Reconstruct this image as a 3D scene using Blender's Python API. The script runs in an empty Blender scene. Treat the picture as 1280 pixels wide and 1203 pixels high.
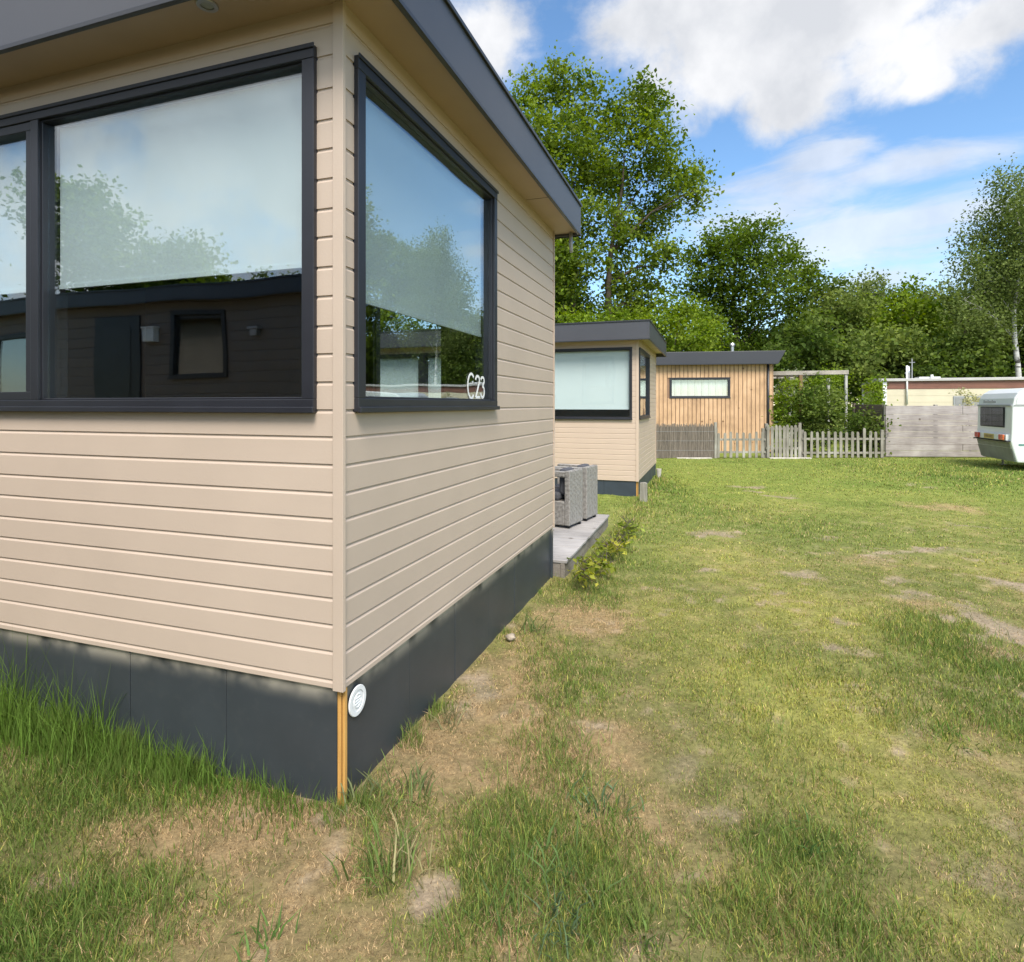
import bpy, math, random
import numpy as np
from mathutils import Vector

R = random.Random(11)
rng = np.random.default_rng(11)
C = bpy.context.scene.collection
F, CX, HV, H = 738.0, 640.0, 506.0, 1.7          # measured from the photograph
TH = math.radians(18.71)                          # the cabins' grid is turned by this much
ND = np.array([math.cos(TH), -math.sin(TH)])      # outward of the short ends (local +x)
DD = np.array([math.sin(TH), math.cos(TH)])       # along the short ends (local +y)


def gp(u, v):
    Y = F * H / (v - HV)
    return ((u - CX) / F * Y, Y)


def ap(u, v, Y):
    return ((u - CX) / F * Y, Y, H - (v - HV) * Y / F)


# ------------------------------------------------------------------ materials
def new_mat(name):
    m = bpy.data.materials.new(name)
    m.use_nodes = True
    nt = m.node_tree
    b = nt.nodes['Principled BSDF']
    return m, nt, b


def node(nt, typ, **kw):
    n = nt.nodes.new(typ)
    for k, v in kw.items():
        if k in n.inputs:
            n.inputs[k].default_value = v
        else:
            setattr(n, k, v)
    return n


def ramp(nt, fac, stops):
    r = nt.nodes.new('ShaderNodeValToRGB')
    e = r.color_ramp.elements
    while len(e) < len(stops):
        e.new(0.5)
    for i, (p, c) in enumerate(stops):
        e[i].position = p
        e[i].color = (*c, 1) if len(c) == 3 else c
    nt.links.new(fac, r.inputs['Fac'])
    return r


def pmat(name, col, rough=0.6, var=0.12, scale=6.0, stretch=(1, 1, 1), bump=0.0, bscale=60.0, metal=0.0, spec=0.5, hue=None):
    """noise-varied paint / wood / metal in object space"""
    m, nt, b = new_mat(name)
    tc = node(nt, 'ShaderNodeTexCoord')
    mp = node(nt, 'ShaderNodeMapping')
    mp.inputs['Scale'].default_value = stretch
    nt.links.new(tc.outputs['Object'], mp.inputs['Vector'])
    n1 = node(nt, 'ShaderNodeTexNoise', Scale=scale, Detail=6.0, Roughness=0.6)
    nt.links.new(mp.outputs[0], n1.inputs['Vector'])
    lo = tuple(c * (1 - var) for c in col)
    hi = tuple(min(1, c * (1 + var)) for c in (hue or col))
    r = ramp(nt, n1.outputs['Fac'], [(0.3, lo), (0.7, hi)])
    nt.links.new(r.outputs[0], b.inputs['Base Color'])
    b.inputs['Roughness'].default_value = rough
    b.inputs['Metallic'].default_value = metal
    b.inputs['Specular IOR Level'].default_value = spec
    if bump > 0:
        n2 = node(nt, 'ShaderNodeTexNoise', Scale=bscale, Detail=4.0)
        nt.links.new(mp.outputs[0], n2.inputs['Vector'])
        bp = node(nt, 'ShaderNodeBump', Strength=bump, Distance=0.01)
        nt.links.new(n2.outputs['Fac'], bp.inputs['Height'])
        nt.links.new(bp.outputs[0], b.inputs['Normal'])
    return m


def attr_mat(name, rough=0.6, trans=0.35, spec=0.3):
    """leaf / blade material: per-leaf colour attribute, part of the light passes through"""
    m, nt, b = new_mat(name)
    a = node(nt, 'ShaderNodeAttribute', attribute_name='Col')
    nt.links.new(a.outputs['Color'], b.inputs['Base Color'])
    b.inputs['Roughness'].default_value = rough
    b.inputs['Specular IOR Level'].default_value = spec
    t = node(nt, 'ShaderNodeBsdfTranslucent')
    hs = node(nt, 'ShaderNodeHueSaturation', Saturation=1.15, Value=1.3)
    nt.links.new(a.outputs['Color'], hs.inputs['Color'])
    nt.links.new(hs.outputs[0], t.inputs['Color'])
    mx = node(nt, 'ShaderNodeMixShader')
    mx.inputs[0].default_value = trans
    nt.links.new(b.outputs[0], mx.inputs[1])
    nt.links.new(t.outputs[0], mx.inputs[2])
    nt.links.new(mx.outputs[0], nt.nodes['Material Output'].inputs['Surface'])
    return m


def glass_mat(name, tint=(0.94, 0.967, 0.966), f0=0.135, wav=0.012, ex=4.0):
    m = bpy.data.materials.new(name)
    m.use_nodes = True
    nt = m.node_tree
    nt.nodes.remove(nt.nodes['Principled BSDF'])
    tc = node(nt, 'ShaderNodeTexCoord')
    nz = node(nt, 'ShaderNodeTexNoise', Scale=1.6, Detail=1.0)
    nt.links.new(tc.outputs['Object'], nz.inputs['Vector'])
    bp = node(nt, 'ShaderNodeBump', Strength=wav, Distance=0.2)
    nt.links.new(nz.outputs['Fac'], bp.inputs['Height'])
    # both faces of a thin pane reflect alike: Schlick from the angle to the face
    ge = node(nt, 'ShaderNodeNewGeometry')
    dt = node(nt, 'ShaderNodeVectorMath', operation='DOT_PRODUCT')
    nt.links.new(ge.outputs['Incoming'], dt.inputs[0])
    nt.links.new(ge.outputs['Normal'], dt.inputs[1])
    ab = node(nt, 'ShaderNodeMath', operation='ABSOLUTE')
    nt.links.new(dt.outputs['Value'], ab.inputs[0])
    iv = node(nt, 'ShaderNodeMath', operation='SUBTRACT')
    iv.inputs[0].default_value = 1.0
    nt.links.new(ab.outputs[0], iv.inputs[1])
    pw = node(nt, 'ShaderNodeMath', operation='POWER')
    pw.inputs[1].default_value = ex
    nt.links.new(iv.outputs[0], pw.inputs[0])
    mu = node(nt, 'ShaderNodeMath', operation='MULTIPLY_ADD')
    mu.use_clamp = True
    mu.inputs[1].default_value = 1 - f0
    mu.inputs[2].default_value = f0
    nt.links.new(pw.outputs[0], mu.inputs[0])
    tr = node(nt, 'ShaderNodeBsdfTransparent')
    tr.inputs[0].default_value = (*tint, 1)
    gl = node(nt, 'ShaderNodeBsdfGlossy')
    gl.inputs['Roughness'].default_value = 0.0
    gl.inputs['Color'].default_value = (0.93, 0.98, 1.0, 1)
    nt.links.new(bp.outputs[0], gl.inputs['Normal'])
    mx = node(nt, 'ShaderNodeMixShader')
    nt.links.new(mu.outputs[0], mx.inputs[0])
    nt.links.new(tr.outputs[0], mx.inputs[1])
    nt.links.new(gl.outputs[0], mx.inputs[2])
    nt.links.new(mx.outputs[0], nt.nodes['Material Output'].inputs['Surface'])
    return m


def skirt_mat():
    """charcoal boards, with beige paint overspray along the top edge"""
    m, nt, b = new_mat('charcoal_skirting')
    tc = node(nt, 'ShaderNodeTexCoord')
    sp = node(nt, 'ShaderNodeSeparateXYZ')
    nt.links.new(tc.outputs['Object'], sp.inputs[0])
    n1 = node(nt, 'ShaderNodeTexNoise', Scale=3.5, Detail=5.0)
    nt.links.new(tc.outputs['Object'], n1.inputs['Vector'])
    base = ramp(nt, n1.outputs['Fac'], [(0.3, (0.036, 0.043, 0.050)), (0.7, (0.045, 0.053, 0.061))])
    # overspray: within about 5 cm of the top edge, cut up by noise
    n2 = node(nt, 'ShaderNodeTexNoise', Scale=4.2, Detail=3.0)
    nt.links.new(tc.outputs['Object'], n2.inputs['Vector'])
    mr = node(nt, 'ShaderNodeMapRange')
    mr.inputs['From Min'].default_value = 0.385
    mr.inputs['From Max'].default_value = 0.485
    nt.links.new(sp.outputs['Z'], mr.inputs['Value'])
    pw = node(nt, 'ShaderNodeMath', operation='POWER')
    pw.inputs[1].default_value = 2.2
    nt.links.new(mr.outputs[0], pw.inputs[0])
    m2 = node(nt, 'ShaderNodeMapRange')
    m2.inputs['From Min'].default_value = 0.36
    m2.inputs['From Max'].default_value = 0.56
    m2.inputs['To Max'].default_value = 1.1
    nt.links.new(n2.outputs['Fac'], m2.inputs['Value'])
    mm = node(nt, 'ShaderNodeMath', operation='MULTIPLY')
    mm.use_clamp = True
    nt.links.new(pw.outputs[0], mm.inputs[0])
    nt.links.new(m2.outputs[0], mm.inputs[1])
    # splashed soil low down
    n3 = node(nt, 'ShaderNodeTexNoise', Scale=22.0, Detail=6.0)
    nt.links.new(tc.outputs['Object'], n3.inputs['Vector'])
    m4 = node(nt, 'ShaderNodeMapRange')
    m4.inputs['From Min'].default_value = 0.56
    m4.inputs['From Max'].default_value = 0.8
    m4.inputs['To Max'].default_value = 0.07
    nt.links.new(n3.outputs['Fac'], m4.inputs['Value'])
    d = node(nt, 'ShaderNodeMix', data_type='RGBA')
    nt.links.new(m4.outputs[0], d.inputs[0])
    nt.links.new(base.outputs[0], d.inputs[6])
    d.inputs[7].default_value = (0.16, 0.15, 0.13, 1)
    mx = node(nt, 'ShaderNodeMix', data_type='RGBA')
    nt.links.new(mm.outputs[0], mx.inputs[0])
    nt.links.new(d.outputs[2], mx.inputs[6])
    mx.inputs[7].default_value = (0.46, 0.42, 0.34, 1)
    nt.links.new(mx.outputs[2], b.inputs['Base Color'])
    b.inputs['Roughness'].default_value = 0.42
    return m


def plank_mat(name, col, col2, axis=0, rough=0.8, gs=5.0, bump=0.3):
    """weathered timber with grain along one axis and a few knots"""
    m, nt, b = new_mat(name)
    tc = node(nt, 'ShaderNodeTexCoord')
    mp = node(nt, 'ShaderNodeMapping')
    s = [22.0, 22.0, 22.0]
    s[axis] = 1.1
    mp.inputs['Scale'].default_value = s
    nt.links.new(tc.outputs['Object'], mp.inputs['Vector'])
    n1 = node(nt, 'ShaderNodeTexNoise', Scale=gs * 0.5, Detail=8.0, Roughness=0.7)
    nt.links.new(mp.outputs[0], n1.inputs['Vector'])
    n2 = node(nt, 'ShaderNodeTexNoise', Scale=1.7, Detail=3.0)
    nt.links.new(tc.outputs['Object'], n2.inputs['Vector'])
    ad = node(nt, 'ShaderNodeMath', operation='ADD')
    nt.links.new(n1.outputs['Fac'], ad.inputs[0])
    nt.links.new(n2.outputs['Fac'], ad.inputs[1])
    r = ramp(nt, ad.outputs[0], [(0.72, tuple(c * 0.62 for c in col)), (0.98, col), (1.25, col2)])
    r.color_ramp.elements[0].position = 0.36
    r.color_ramp.elements[1].position = 0.5
    r.color_ramp.elements[2].position = 0.64
    hf = node(nt, 'ShaderNodeMath', operation='MULTIPLY')
    hf.inputs[1].default_value = 0.5
    nt.links.new(ad.outputs[0], hf.inputs[0])
    nt.links.new(hf.outputs[0], r.inputs['Fac'])
    vo = node(nt, 'ShaderNodeTexVoronoi', Scale=2.3)
    nt.links.new(tc.outputs['Object'], vo.inputs['Vector'])
    kr = ramp(nt, vo.outputs['Distance'], [(0.05, (0.35, 0.3, 0.25)), (0.1, (1, 1, 1))])
    mx = node(nt, 'ShaderNodeMix', data_type='RGBA', blend_type='MULTIPLY')
    mx.inputs[0].default_value = 1.0
    nt.links.new(r.outputs[0], mx.inputs[6])
    nt.links.new(kr.outputs[0], mx.inputs[7])
    nt.links.new(mx.outputs[2], b.inputs['Base Color'])
    b.inputs['Roughness'].default_value = rough
    bp = node(nt, 'ShaderNodeBump', Strength=bump, Distance=0.004)
    nt.links.new(n1.outputs['Fac'], bp.inputs['Height'])
    nt.links.new(bp.outputs[0], b.inputs['Normal'])
    return m


def wicker_mat():
    m, nt, b = new_mat('grey_wicker')
    tc = node(nt, 'ShaderNodeTexCoord')
    w1 = node(nt, 'ShaderNodeTexWave', wave_type='BANDS', bands_direction='Z', Scale=20.0, Distortion=1.5)
    w2 = node(nt, 'ShaderNodeTexWave', wave_type='BANDS', bands_direction='Y', Scale=11.0, Distortion=1.2)
    n1 = node(nt, 'ShaderNodeTexNoise', Scale=26.0, Detail=4.0)
    for w in (w1, w2, n1):
        nt.links.new(tc.outputs['Object'], w.inputs['Vector'])
    a = node(nt, 'ShaderNodeMath', operation='MULTIPLY_ADD')
    a.inputs[1].default_value = 0.5
    nt.links.new(w1.outputs['Fac'], a.inputs[0])
    nt.links.new(n1.outputs['Fac'], a.inputs[2])
    a2 = node(nt, 'ShaderNodeMath', operation='MULTIPLY_ADD')
    a2.inputs[1].default_value = 0.25
    nt.links.new(w2.outputs['Fac'], a2.inputs[0])
    nt.links.new(a.outputs[0], a2.inputs[2])
    r = ramp(nt, a2.outputs[0], [(0.4, (0.10, 0.088, 0.08)), (0.75, (0.25, 0.23, 0.205)), (1.1, (0.37, 0.35, 0.32))])
    nt.links.new(r.outputs[0], b.inputs['Base Color'])
    b.inputs['Roughness'].default_value = 0.7
    bp = node(nt, 'ShaderNodeBump', Strength=0.8, Distance=0.01)
    nt.links.new(a2.outputs[0], bp.inputs['Height'])
    nt.links.new(bp.outputs[0], b.inputs['Normal'])
    return m


def ground_mat():
    m, nt, b = new_mat('lawn_soil')
    a = node(nt, 'ShaderNodeAttribute', attribute_name='Col')
    tc = node(nt, 'ShaderNodeTexCoord')
    n1 = node(nt, 'ShaderNodeTexNoise', Scale=38.0, Detail=8.0, Roughness=0.75)
    nt.links.new(tc.outputs['Object'], n1.inputs['Vector'])
    r = ramp(nt, n1.outputs['Fac'], [(0.28, (0.5, 0.5, 0.5)), (0.55, (1, 1, 1)), (0.75, (1.5, 1.45, 1.35))])
    n3 = node(nt, 'ShaderNodeTexNoise', Scale=5.0, Detail=6.0, Roughness=0.7)
    nt.links.new(tc.outputs['Object'], n3.inputs['Vector'])
    r3 = ramp(nt, n3.outputs['Fac'], [(0.3, (0.75, 0.78, 0.72)), (0.7, (1.25, 1.2, 1.2))])
    mx = node(nt, 'ShaderNodeMix', data_type='RGBA', blend_type='MULTIPLY')
    mx.inputs[0].default_value = 1.0
    nt.links.new(a.outputs['Color'], mx.inputs[6])
    nt.links.new(r.outputs[0], mx.inputs[7])
    mx2 = node(nt, 'ShaderNodeMix', data_type='RGBA', blend_type='MULTIPLY')
    mx2.inputs[0].default_value = 1.0
    nt.links.new(mx.outputs[2], mx2.inputs[6])
    nt.links.new(r3.outputs[0], mx2.inputs[7])
    nt.links.new(mx2.outputs[2], b.inputs['Base Color'])
    b.inputs['Roughness'].default_value = 0.95
    b.inputs['Specular IOR Level'].default_value = 0.1
    bp = node(nt, 'ShaderNodeBump', Strength=0.7, Distance=0.02)
    nt.links.new(n1.outputs['Fac'], bp.inputs['Height'])
    nt.links.new(bp.outputs[0], b.inputs['Normal'])
    return m


def birch_mat():
    m, nt, b = new_mat('birch_bark')
    tc = node(nt, 'ShaderNodeTexCoord')
    mp = node(nt, 'ShaderNodeMapping')
    mp.inputs['Scale'].default_value = (3, 3, 9)
    nt.links.new(tc.outputs['Object'], mp.inputs['Vector'])
    n1 = node(nt, 'ShaderNodeTexNoise', Scale=1.0, Detail=5.0)
    nt.links.new(mp.outputs[0], n1.inputs['Vector'])
    r = ramp(nt, n1.outputs['Fac'], [(0.36, (0.06, 0.055, 0.05)), (0.46, (0.55, 0.54, 0.51)), (0.8, (0.72, 0.71, 0.69))])
    nt.links.new(r.outputs[0], b.inputs['Base Color'])
    b.inputs['Roughness'].default_value = 0.8
    return m


M = {
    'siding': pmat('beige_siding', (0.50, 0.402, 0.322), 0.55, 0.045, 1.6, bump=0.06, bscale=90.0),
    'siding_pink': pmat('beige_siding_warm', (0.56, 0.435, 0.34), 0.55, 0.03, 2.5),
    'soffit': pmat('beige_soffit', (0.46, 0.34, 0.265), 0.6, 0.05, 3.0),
    'fascia': pmat('anthracite_fascia', (0.062, 0.063, 0.072), 0.42, 0.07, 1.2, bump=0.03, bscale=8.0),
    'dark_fascia': pmat('dark_fascia', (0.04, 0.041, 0.05), 0.45, 0.07, 1.2),
    'lip': pmat('anthracite_edge', (0.03, 0.031, 0.036), 0.4, 0.1, 4.0),
    'frame': pmat('anthracite_frame', (0.019, 0.020, 0.026), 0.4, 0.12, 5.0),
    'roof': pmat('roof_felt', (0.06, 0.06, 0.062), 0.9, 0.2, 5.0),
    'skirt': skirt_mat(),
    'skirt_far': pmat('charcoal_skirting_far', (0.04, 0.052, 0.068), 0.5, 0.15, 3.0),
    'seam': pmat('dark_gap', (0.008, 0.009, 0.01), 0.8, 0.1, 3.0),
    'orange_wood': plank_mat('orange_batten_wood', (0.58, 0.31, 0.08), (0.68, 0.40, 0.12), 2),
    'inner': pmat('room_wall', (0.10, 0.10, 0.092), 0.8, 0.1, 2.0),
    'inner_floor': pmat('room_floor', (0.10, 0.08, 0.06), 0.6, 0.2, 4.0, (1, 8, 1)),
    'blind': pmat('blind_cloth', (0.60, 0.68, 0.70), 0.8, 0.02, 2.0),
    'pale_blind': pmat('pale_blind_cloth', (0.80, 0.86, 0.87), 0.8, 0.02, 2.0),
    'curtain': pmat('net_curtain', (0.72, 0.73, 0.70), 0.9, 0.12, 9.0, (6, 6, 0.4)),
    'grey_curtain': pmat('grey_curtain', (0.20, 0.19, 0.21), 0.9, 0.45, 2.0, (9, 9, 0.15)),
    'dark_curtain': pmat('dark_curtain', (0.075, 0.07, 0.08), 0.9, 0.6, 1.5, (9, 9, 0.1)),
    'glass': glass_mat('window_glass'),
    'clear_glass': glass_mat('clear_window_glass', f0=0.06),
    'acrylic': glass_mat('caravan_acrylic', tint=(0.8, 0.82, 0.84), f0=0.03, ex=7.0),
    'white_paint': pmat('white_paint', (0.80, 0.80, 0.78), 0.5, 0.03, 3.0),
    'white_plastic': pmat('white_plastic', (0.78, 0.79, 0.79), 0.35, 0.03, 8.0),
    'grey_plastic': pmat('grey_plastic', (0.33, 0.34, 0.35), 0.5, 0.06, 8.0),
    'caravan': pmat('caravan_white', (0.74, 0.76, 0.75), 0.35, 0.04, 1.5),
    'caravan_roof': pmat('caravan_roof_white', (0.66, 0.68, 0.68), 0.4, 0.05, 2.5),
    'caravan_low': pmat('caravan_lower_grey', (0.26, 0.26, 0.255), 0.6, 0.2, 3.0),
    'teal': pmat('teal_stripe', (0.10, 0.24, 0.21), 0.5, 0.05, 4.0),
    'rubber': pmat('black_rubber', (0.016, 0.016, 0.017), 0.7, 0.2, 8.0),
    'red_lens': pmat('red_lens', (0.50, 0.055, 0.03), 0.25, 0.1, 8.0),
    'orange_lens': pmat('orange_lens', (0.72, 0.17, 0.06), 0.25, 0.1, 8.0),
    'plate': pmat('yellow_plate', (0.52, 0.40, 0.10), 0.4, 0.06, 8.0),
    'cream': pmat('cream_cladding', (0.64, 0.575, 0.42), 0.6, 0.08, 1.4),
    'roof_edge_grey': pmat('roof_edge_grey', (0.47, 0.455, 0.44), 0.6, 0.1, 2.0),
    'dark_siding': pmat('taupe_siding', (0.21, 0.17, 0.14), 0.6, 0.05, 2.5),
    'brown': pmat('brown_band', (0.235, 0.105, 0.072), 0.55, 0.12, 3.0),
    'larch': plank_mat('larch_boards', (0.56, 0.355, 0.20), (0.68, 0.45, 0.27), 2, bump=0.1),
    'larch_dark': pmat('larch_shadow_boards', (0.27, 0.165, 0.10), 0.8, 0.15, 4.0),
    'grey_plank': plank_mat('weathered_planks', (0.33, 0.29, 0.275), (0.46, 0.42, 0.40), 0),
    'dark_plank': plank_mat('dark_weathered_planks', (0.15, 0.115, 0.09), (0.22, 0.17, 0.14), 1),
    'picket': plank_mat('weathered_pickets', (0.25, 0.23, 0.19), (0.40, 0.38, 0.33), 2),
    'reed': pmat('dry_reed', (0.22, 0.185, 0.15), 0.9, 0.55, 9.0, (14, 14, 0.5)),
    'deck': plank_mat('deck_boards', (0.36, 0.335, 0.315), (0.52, 0.49, 0.465), 0),
    'deck_side': plank_mat('deck_side_board', (0.235, 0.205, 0.175), (0.33, 0.30, 0.26), 1),
    'wicker': wicker_mat(),
    'cushion': pmat('charcoal_cushion', (0.085, 0.085, 0.095), 0.95, 0.15, 8.0),
    'brown_post': plank_mat('brown_post_wood', (0.20, 0.12, 0.06), (0.27, 0.17, 0.09), 2),
    'pale_post': plank_mat('pale_post_wood', (0.40, 0.39, 0.36), (0.55, 0.54, 0.50), 2),
    'pale_beam': plank_mat('pale_beam_wood', (0.40, 0.36, 0.31), (0.52, 0.48, 0.42), 0),
    'stone': pmat('pale_stone', (0.50, 0.46, 0.40), 0.9, 0.25, 9.0, bump=0.4),
    'rubble': pmat('tan_rubble', (0.36, 0.30, 0.23), 0.95, 0.35, 14.0, bump=0.6),
    'bark': pmat('oak_bark', (0.085, 0.065, 0.05), 0.95, 0.4, 5.0, (2, 2, 0.5), bump=0.6, bscale=12.0),
    'birch_bark': birch_mat(),
    'leaf': attr_mat('leaf', 0.8, 0.42, 0.12),
    'blade': attr_mat('grass_blade', 0.65, 0.30, 0.2),
    'ground': ground_mat(),
    'chrome': pmat('grey_metal', (0.45, 0.45, 0.46), 0.35, 0.08, 8.0, metal=0.8),
}


# ------------------------------------------------------------------ mesh helpers
class MB:
    def __init__(s):
        s.v, s.f = [], []

    def add(s, pts, faces):
        o = len(s.v)
        s.v += [tuple(p) for p in pts]
        s.f += [tuple(i + o for i in f) for f in faces]
        return s

    def hexa(s, p):
        return s.add(p, [(0, 3, 2, 1), (4, 5, 6, 7), (0, 1, 5, 4), (1, 2, 6, 5), (2, 3, 7, 6), (3, 0, 4, 7)])

    def box(s, x0, x1, y0, y1, z0, z1):
        return s.hexa([(x0, y0, z0), (x1, y0, z0), (x1, y1, z0), (x0, y1, z0), (x0, y0, z1), (x1, y0, z1), (x1, y1, z1), (x0, y1, z1)])

    def quad(s, a, b, c, d):
        return s.add([a, b, c, d], [(0, 1, 2, 3)])

    def prism(s, poly, vec):
        n = len(poly)
        v = Vector(vec)
        pts = [Vector(p) for p in poly] + [Vector(p) + v for p in poly]
        f = [tuple(range(n))[::-1], tuple(range(n, 2 * n))]
        f += [(i, (i + 1) % n, n + (i + 1) % n, n + i) for i in range(n)]
        return s.add(pts, f)

    def tube(s, pts, rad, n=8, cap=True):
        pts = [Vector(p) for p in pts]
        o = len(s.v)
        prev = None
        for i, p in enumerate(pts):
            t = (pts[min(i + 1, len(pts) - 1)] - pts[max(i - 1, 0)])
            t = t.normalized() if t.length > 1e-9 else Vector((0, 0, 1))
            if prev is None:
                a = t.cross(Vector((0.3, 0.9, 0.1))).normalized()
            else:
                a = (prev - t * prev.dot(t)).normalized()
            prev = a
            b = t.cross(a)
            r = rad[i] if hasattr(rad, '__len__') else rad
            for k in range(n):
                an = 2 * math.pi * k / n
                s.v.append(tuple(p + a * (r * math.cos(an)) + b * (r * math.sin(an))))
        for i in range(len(pts) - 1):
            for k in range(n):
                s.f.append((o + i * n + k, o + i * n + (k + 1) % n, o + (i + 1) * n + (k + 1) % n, o + (i + 1) * n + k))
        if cap:
            s.f.append(tuple(o + k for k in range(n))[::-1])
            s.f.append(tuple(o + (len(pts) - 1) * n + k for k in range(n)))
        return s

    def disc(s, c, ax, r0, r1, h, n=28):
        """ring / disc solid of revolution section: annulus r0..r1, thickness h along ax"""
        c, ax = Vector(c), Vector(ax).normalized()
        a = ax.cross(Vector((0.1, 0.2, 0.97))).normalized()
        b = ax.cross(a)
        o = len(s.v)
        for k in range(n):
            d = a * math.cos(2 * math.pi * k / n) + b * math.sin(2 * math.pi * k / n)
            for (r, z) in ((r0, 0), (r1, 0), (r1, h * 0.6), (r1 - h * 0.3, h), (r0, h)):
                s.v.append(tuple(c + d * r + ax * z))
        for k in range(n):
            k2 = (k + 1) % n
            for j in range(5):
                j2 = (j + 1) % 5
                s.f.append((o + k * 5 + j, o + k2 * 5 + j, o + k2 * 5 + j2, o + k * 5 + j2))
        return s

    def build(s, name, mat, parent=None, smooth=False, bevel=0.0, loc=None):
        me = bpy.data.meshes.new(name)
        me.from_pydata(s.v, [], s.f)
        me.materials.append(M[mat] if isinstance(mat, str) else mat)
        if smooth:
            me.polygons.foreach_set('use_smooth', [True] * len(me.polygons))
        me.update()
        o = bpy.data.objects.new(name, me)
        C.objects.link(o)
        if parent:
            o.parent = parent
        if loc:
            o.location = loc
        if bevel > 0:
            b = o.modifiers.new('bevel', 'BEVEL')
            b.width = bevel
            b.segments = 2
            b.limit_method = 'ANGLE'
        return o


def fastmesh(name, verts, faces, cols, mat, parent=None, smooth=False):
    me = bpy.data.meshes.new(name)
    nv, nf, k = len(verts), len(faces), faces.shape[1]
    me.vertices.add(nv)
    me.vertices.foreach_set('co', np.ascontiguousarray(verts, dtype=np.float32).ravel())
    me.loops.add(nf * k)
    me.loops.foreach_set('vertex_index', np.ascontiguousarray(faces, dtype=np.int32).ravel())
    me.polygons.add(nf)
    me.polygons.foreach_set('loop_start', np.arange(0, nf * k, k, dtype=np.int32))
    if smooth:
        me.polygons.foreach_set('use_smooth', np.ones(nf, dtype=bool))
    if cols is not None:
        at = me.color_attributes.new('Col', 'FLOAT_COLOR', 'POINT')
        c4 = np.ones((nv, 4), dtype=np.float32)
        c4[:, :3] = cols
        at.data.foreach_set('color', c4.ravel())
    me.update(calc_edges=True)
    me.validate()
    me.materials.append(M[mat])
    o = bpy.data.objects.new(name, me)
    C.objects.link(o)
    if parent:
        o.parent = parent
    return o


def tag(o, label, cat, group=None, kind=None):
    o['label'] = label
    o['category'] = cat
    if group:
        o['group'] = group
    if kind:
        o['kind'] = kind
    return o


def thing(name, label, cat, loc=(0, 0, 0), rot=0.0, group=None):
    o = bpy.data.objects.new(name, None)
    o.empty_display_size = 0.2
    C.objects.link(o)
    o.location = loc
    o.rotation_euler = (0, 0, rot)
    return tag(o, label, cat, group)


def copy_tree(o, parent=None):
    c = o.copy()
    C.objects.link(c)
    if parent:
        c.parent = parent
    for ch in list(o.children):
        copy_tree(ch, c)
    return c


def vnoise(x, y, seed=0):
    """smooth value noise in [0,1]"""
    xi, yi = np.floor(x).astype(np.int64), np.floor(y).astype(np.int64)
    xf, yf = x - xi, y - yi
    u, v = xf * xf * (3 - 2 * xf), yf * yf * (3 - 2 * yf)

    def h(a, b):
        n = (a * 374761393 + b * 668265263 + seed * 1274126177) & 0xFFFFFFFF
        n = ((n ^ (n >> 13)) * 1274126177) & 0xFFFFFFFF
        return ((n ^ (n >> 16)) & 0xFFFF) / 65535.0
    return (h(xi, yi) * (1 - u) + h(xi + 1, yi) * u) * (1 - v) + (h(xi, yi + 1) * (1 - u) + h(xi + 1, yi + 1) * u) * v


def fbm(x, y, seed=0, o=3):
    s, a, t = 0, 1.0, 0
    for i in range(o):
        s = s + a * vnoise(x * 2 ** i + 17.3 * i, y * 2 ** i - 9.1 * i, seed + i)
        t += a
        a *= 0.55
    return s / t


# ------------------------------------------------------------------ cabin kit
class Face:
    """a wall plane in a cabin's local frame: P(along, outward, height)"""
    def __init__(s, o, a, n):
        s.o, s.a, s.n = Vector(o), Vector(a), Vector(n)

    def P(s, a, out, z):
        return s.o + s.a * a + s.n * out + Vector((0, 0, z))

    def box(s, mb, a0, a1, o0, o1, z0, z1):
        P = s.P
        mb.hexa([P(a0, o0, z0), P(a1, o0, z0), P(a1, o1, z0), P(a0, o1, z0), P(a0, o0, z1), P(a1, o0, z1), P(a1, o1, z1), P(a0, o1, z1)])


def intervals(a0, a1, za, zb, ops):
    iv = [(a0, a1)]
    for (p, q, r, t) in ops:
        if r < zb - 1e-6 and t > za + 1e-6:
            nx = []
            for (x, y) in iv:
                if q <= x or p >= y:
                    nx.append((x, y))
                else:
                    if p > x:
                        nx.append((x, p))
                    if q < y:
                        nx.append((q, y))
            iv = nx
    return iv


def profile_wall(mb, face, a0, a1, prof, ops):
    """extrude a (height, outward) profile along the face, leaving the openings free"""
    cuts = sorted({z for o in ops for z in (o[2], o[3])})
    for (za, oa), (zb, ob) in zip(prof[:-1], prof[1:]):
        zs = [za] + [c for c in cuts if za + 1e-6 < c < zb - 1e-6] + [zb]
        for z0, z1 in zip(zs[:-1], zs[1:]):
            f = (lambda z: oa + (ob - oa) * (z - za) / max(zb - za, 1e-9))
            o0, o1 = (oa, ob) if zb - za < 1e-6 else (f(z0), f(z1))
            for (p, q) in intervals(a0, a1, z0, z1, ops):
                mb.quad(face.P(p, o0, z0), face.P(q, o0, z0), face.P(q, o1, z1), face.P(p, o1, z1))


def siding_profile(z0, z1, p):
    """p: one board height, or the heights at which the board edges fall"""
    lines = list(p) if hasattr(p, '__len__') else [z0 + p * (k + 1) for k in range(int((z1 - z0) / p) + 1)]
    lines = [z for z in lines if z0 + 0.025 < z < z1]
    q = min(1.0, (lines[1] - lines[0]) / 0.12)
    pr = [(z0, 0.0)]
    for z in lines:
        pr += [(z - 0.0215 * q, 0.0), (z - 0.019 * q, -0.0015), (z - 0.0125 * q, -0.0060), (z - 0.0034 * q, -0.0066), (z - 0.0026 * q, 0.0)]
    pr.append((z1, 0.0))
    return pr


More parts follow.
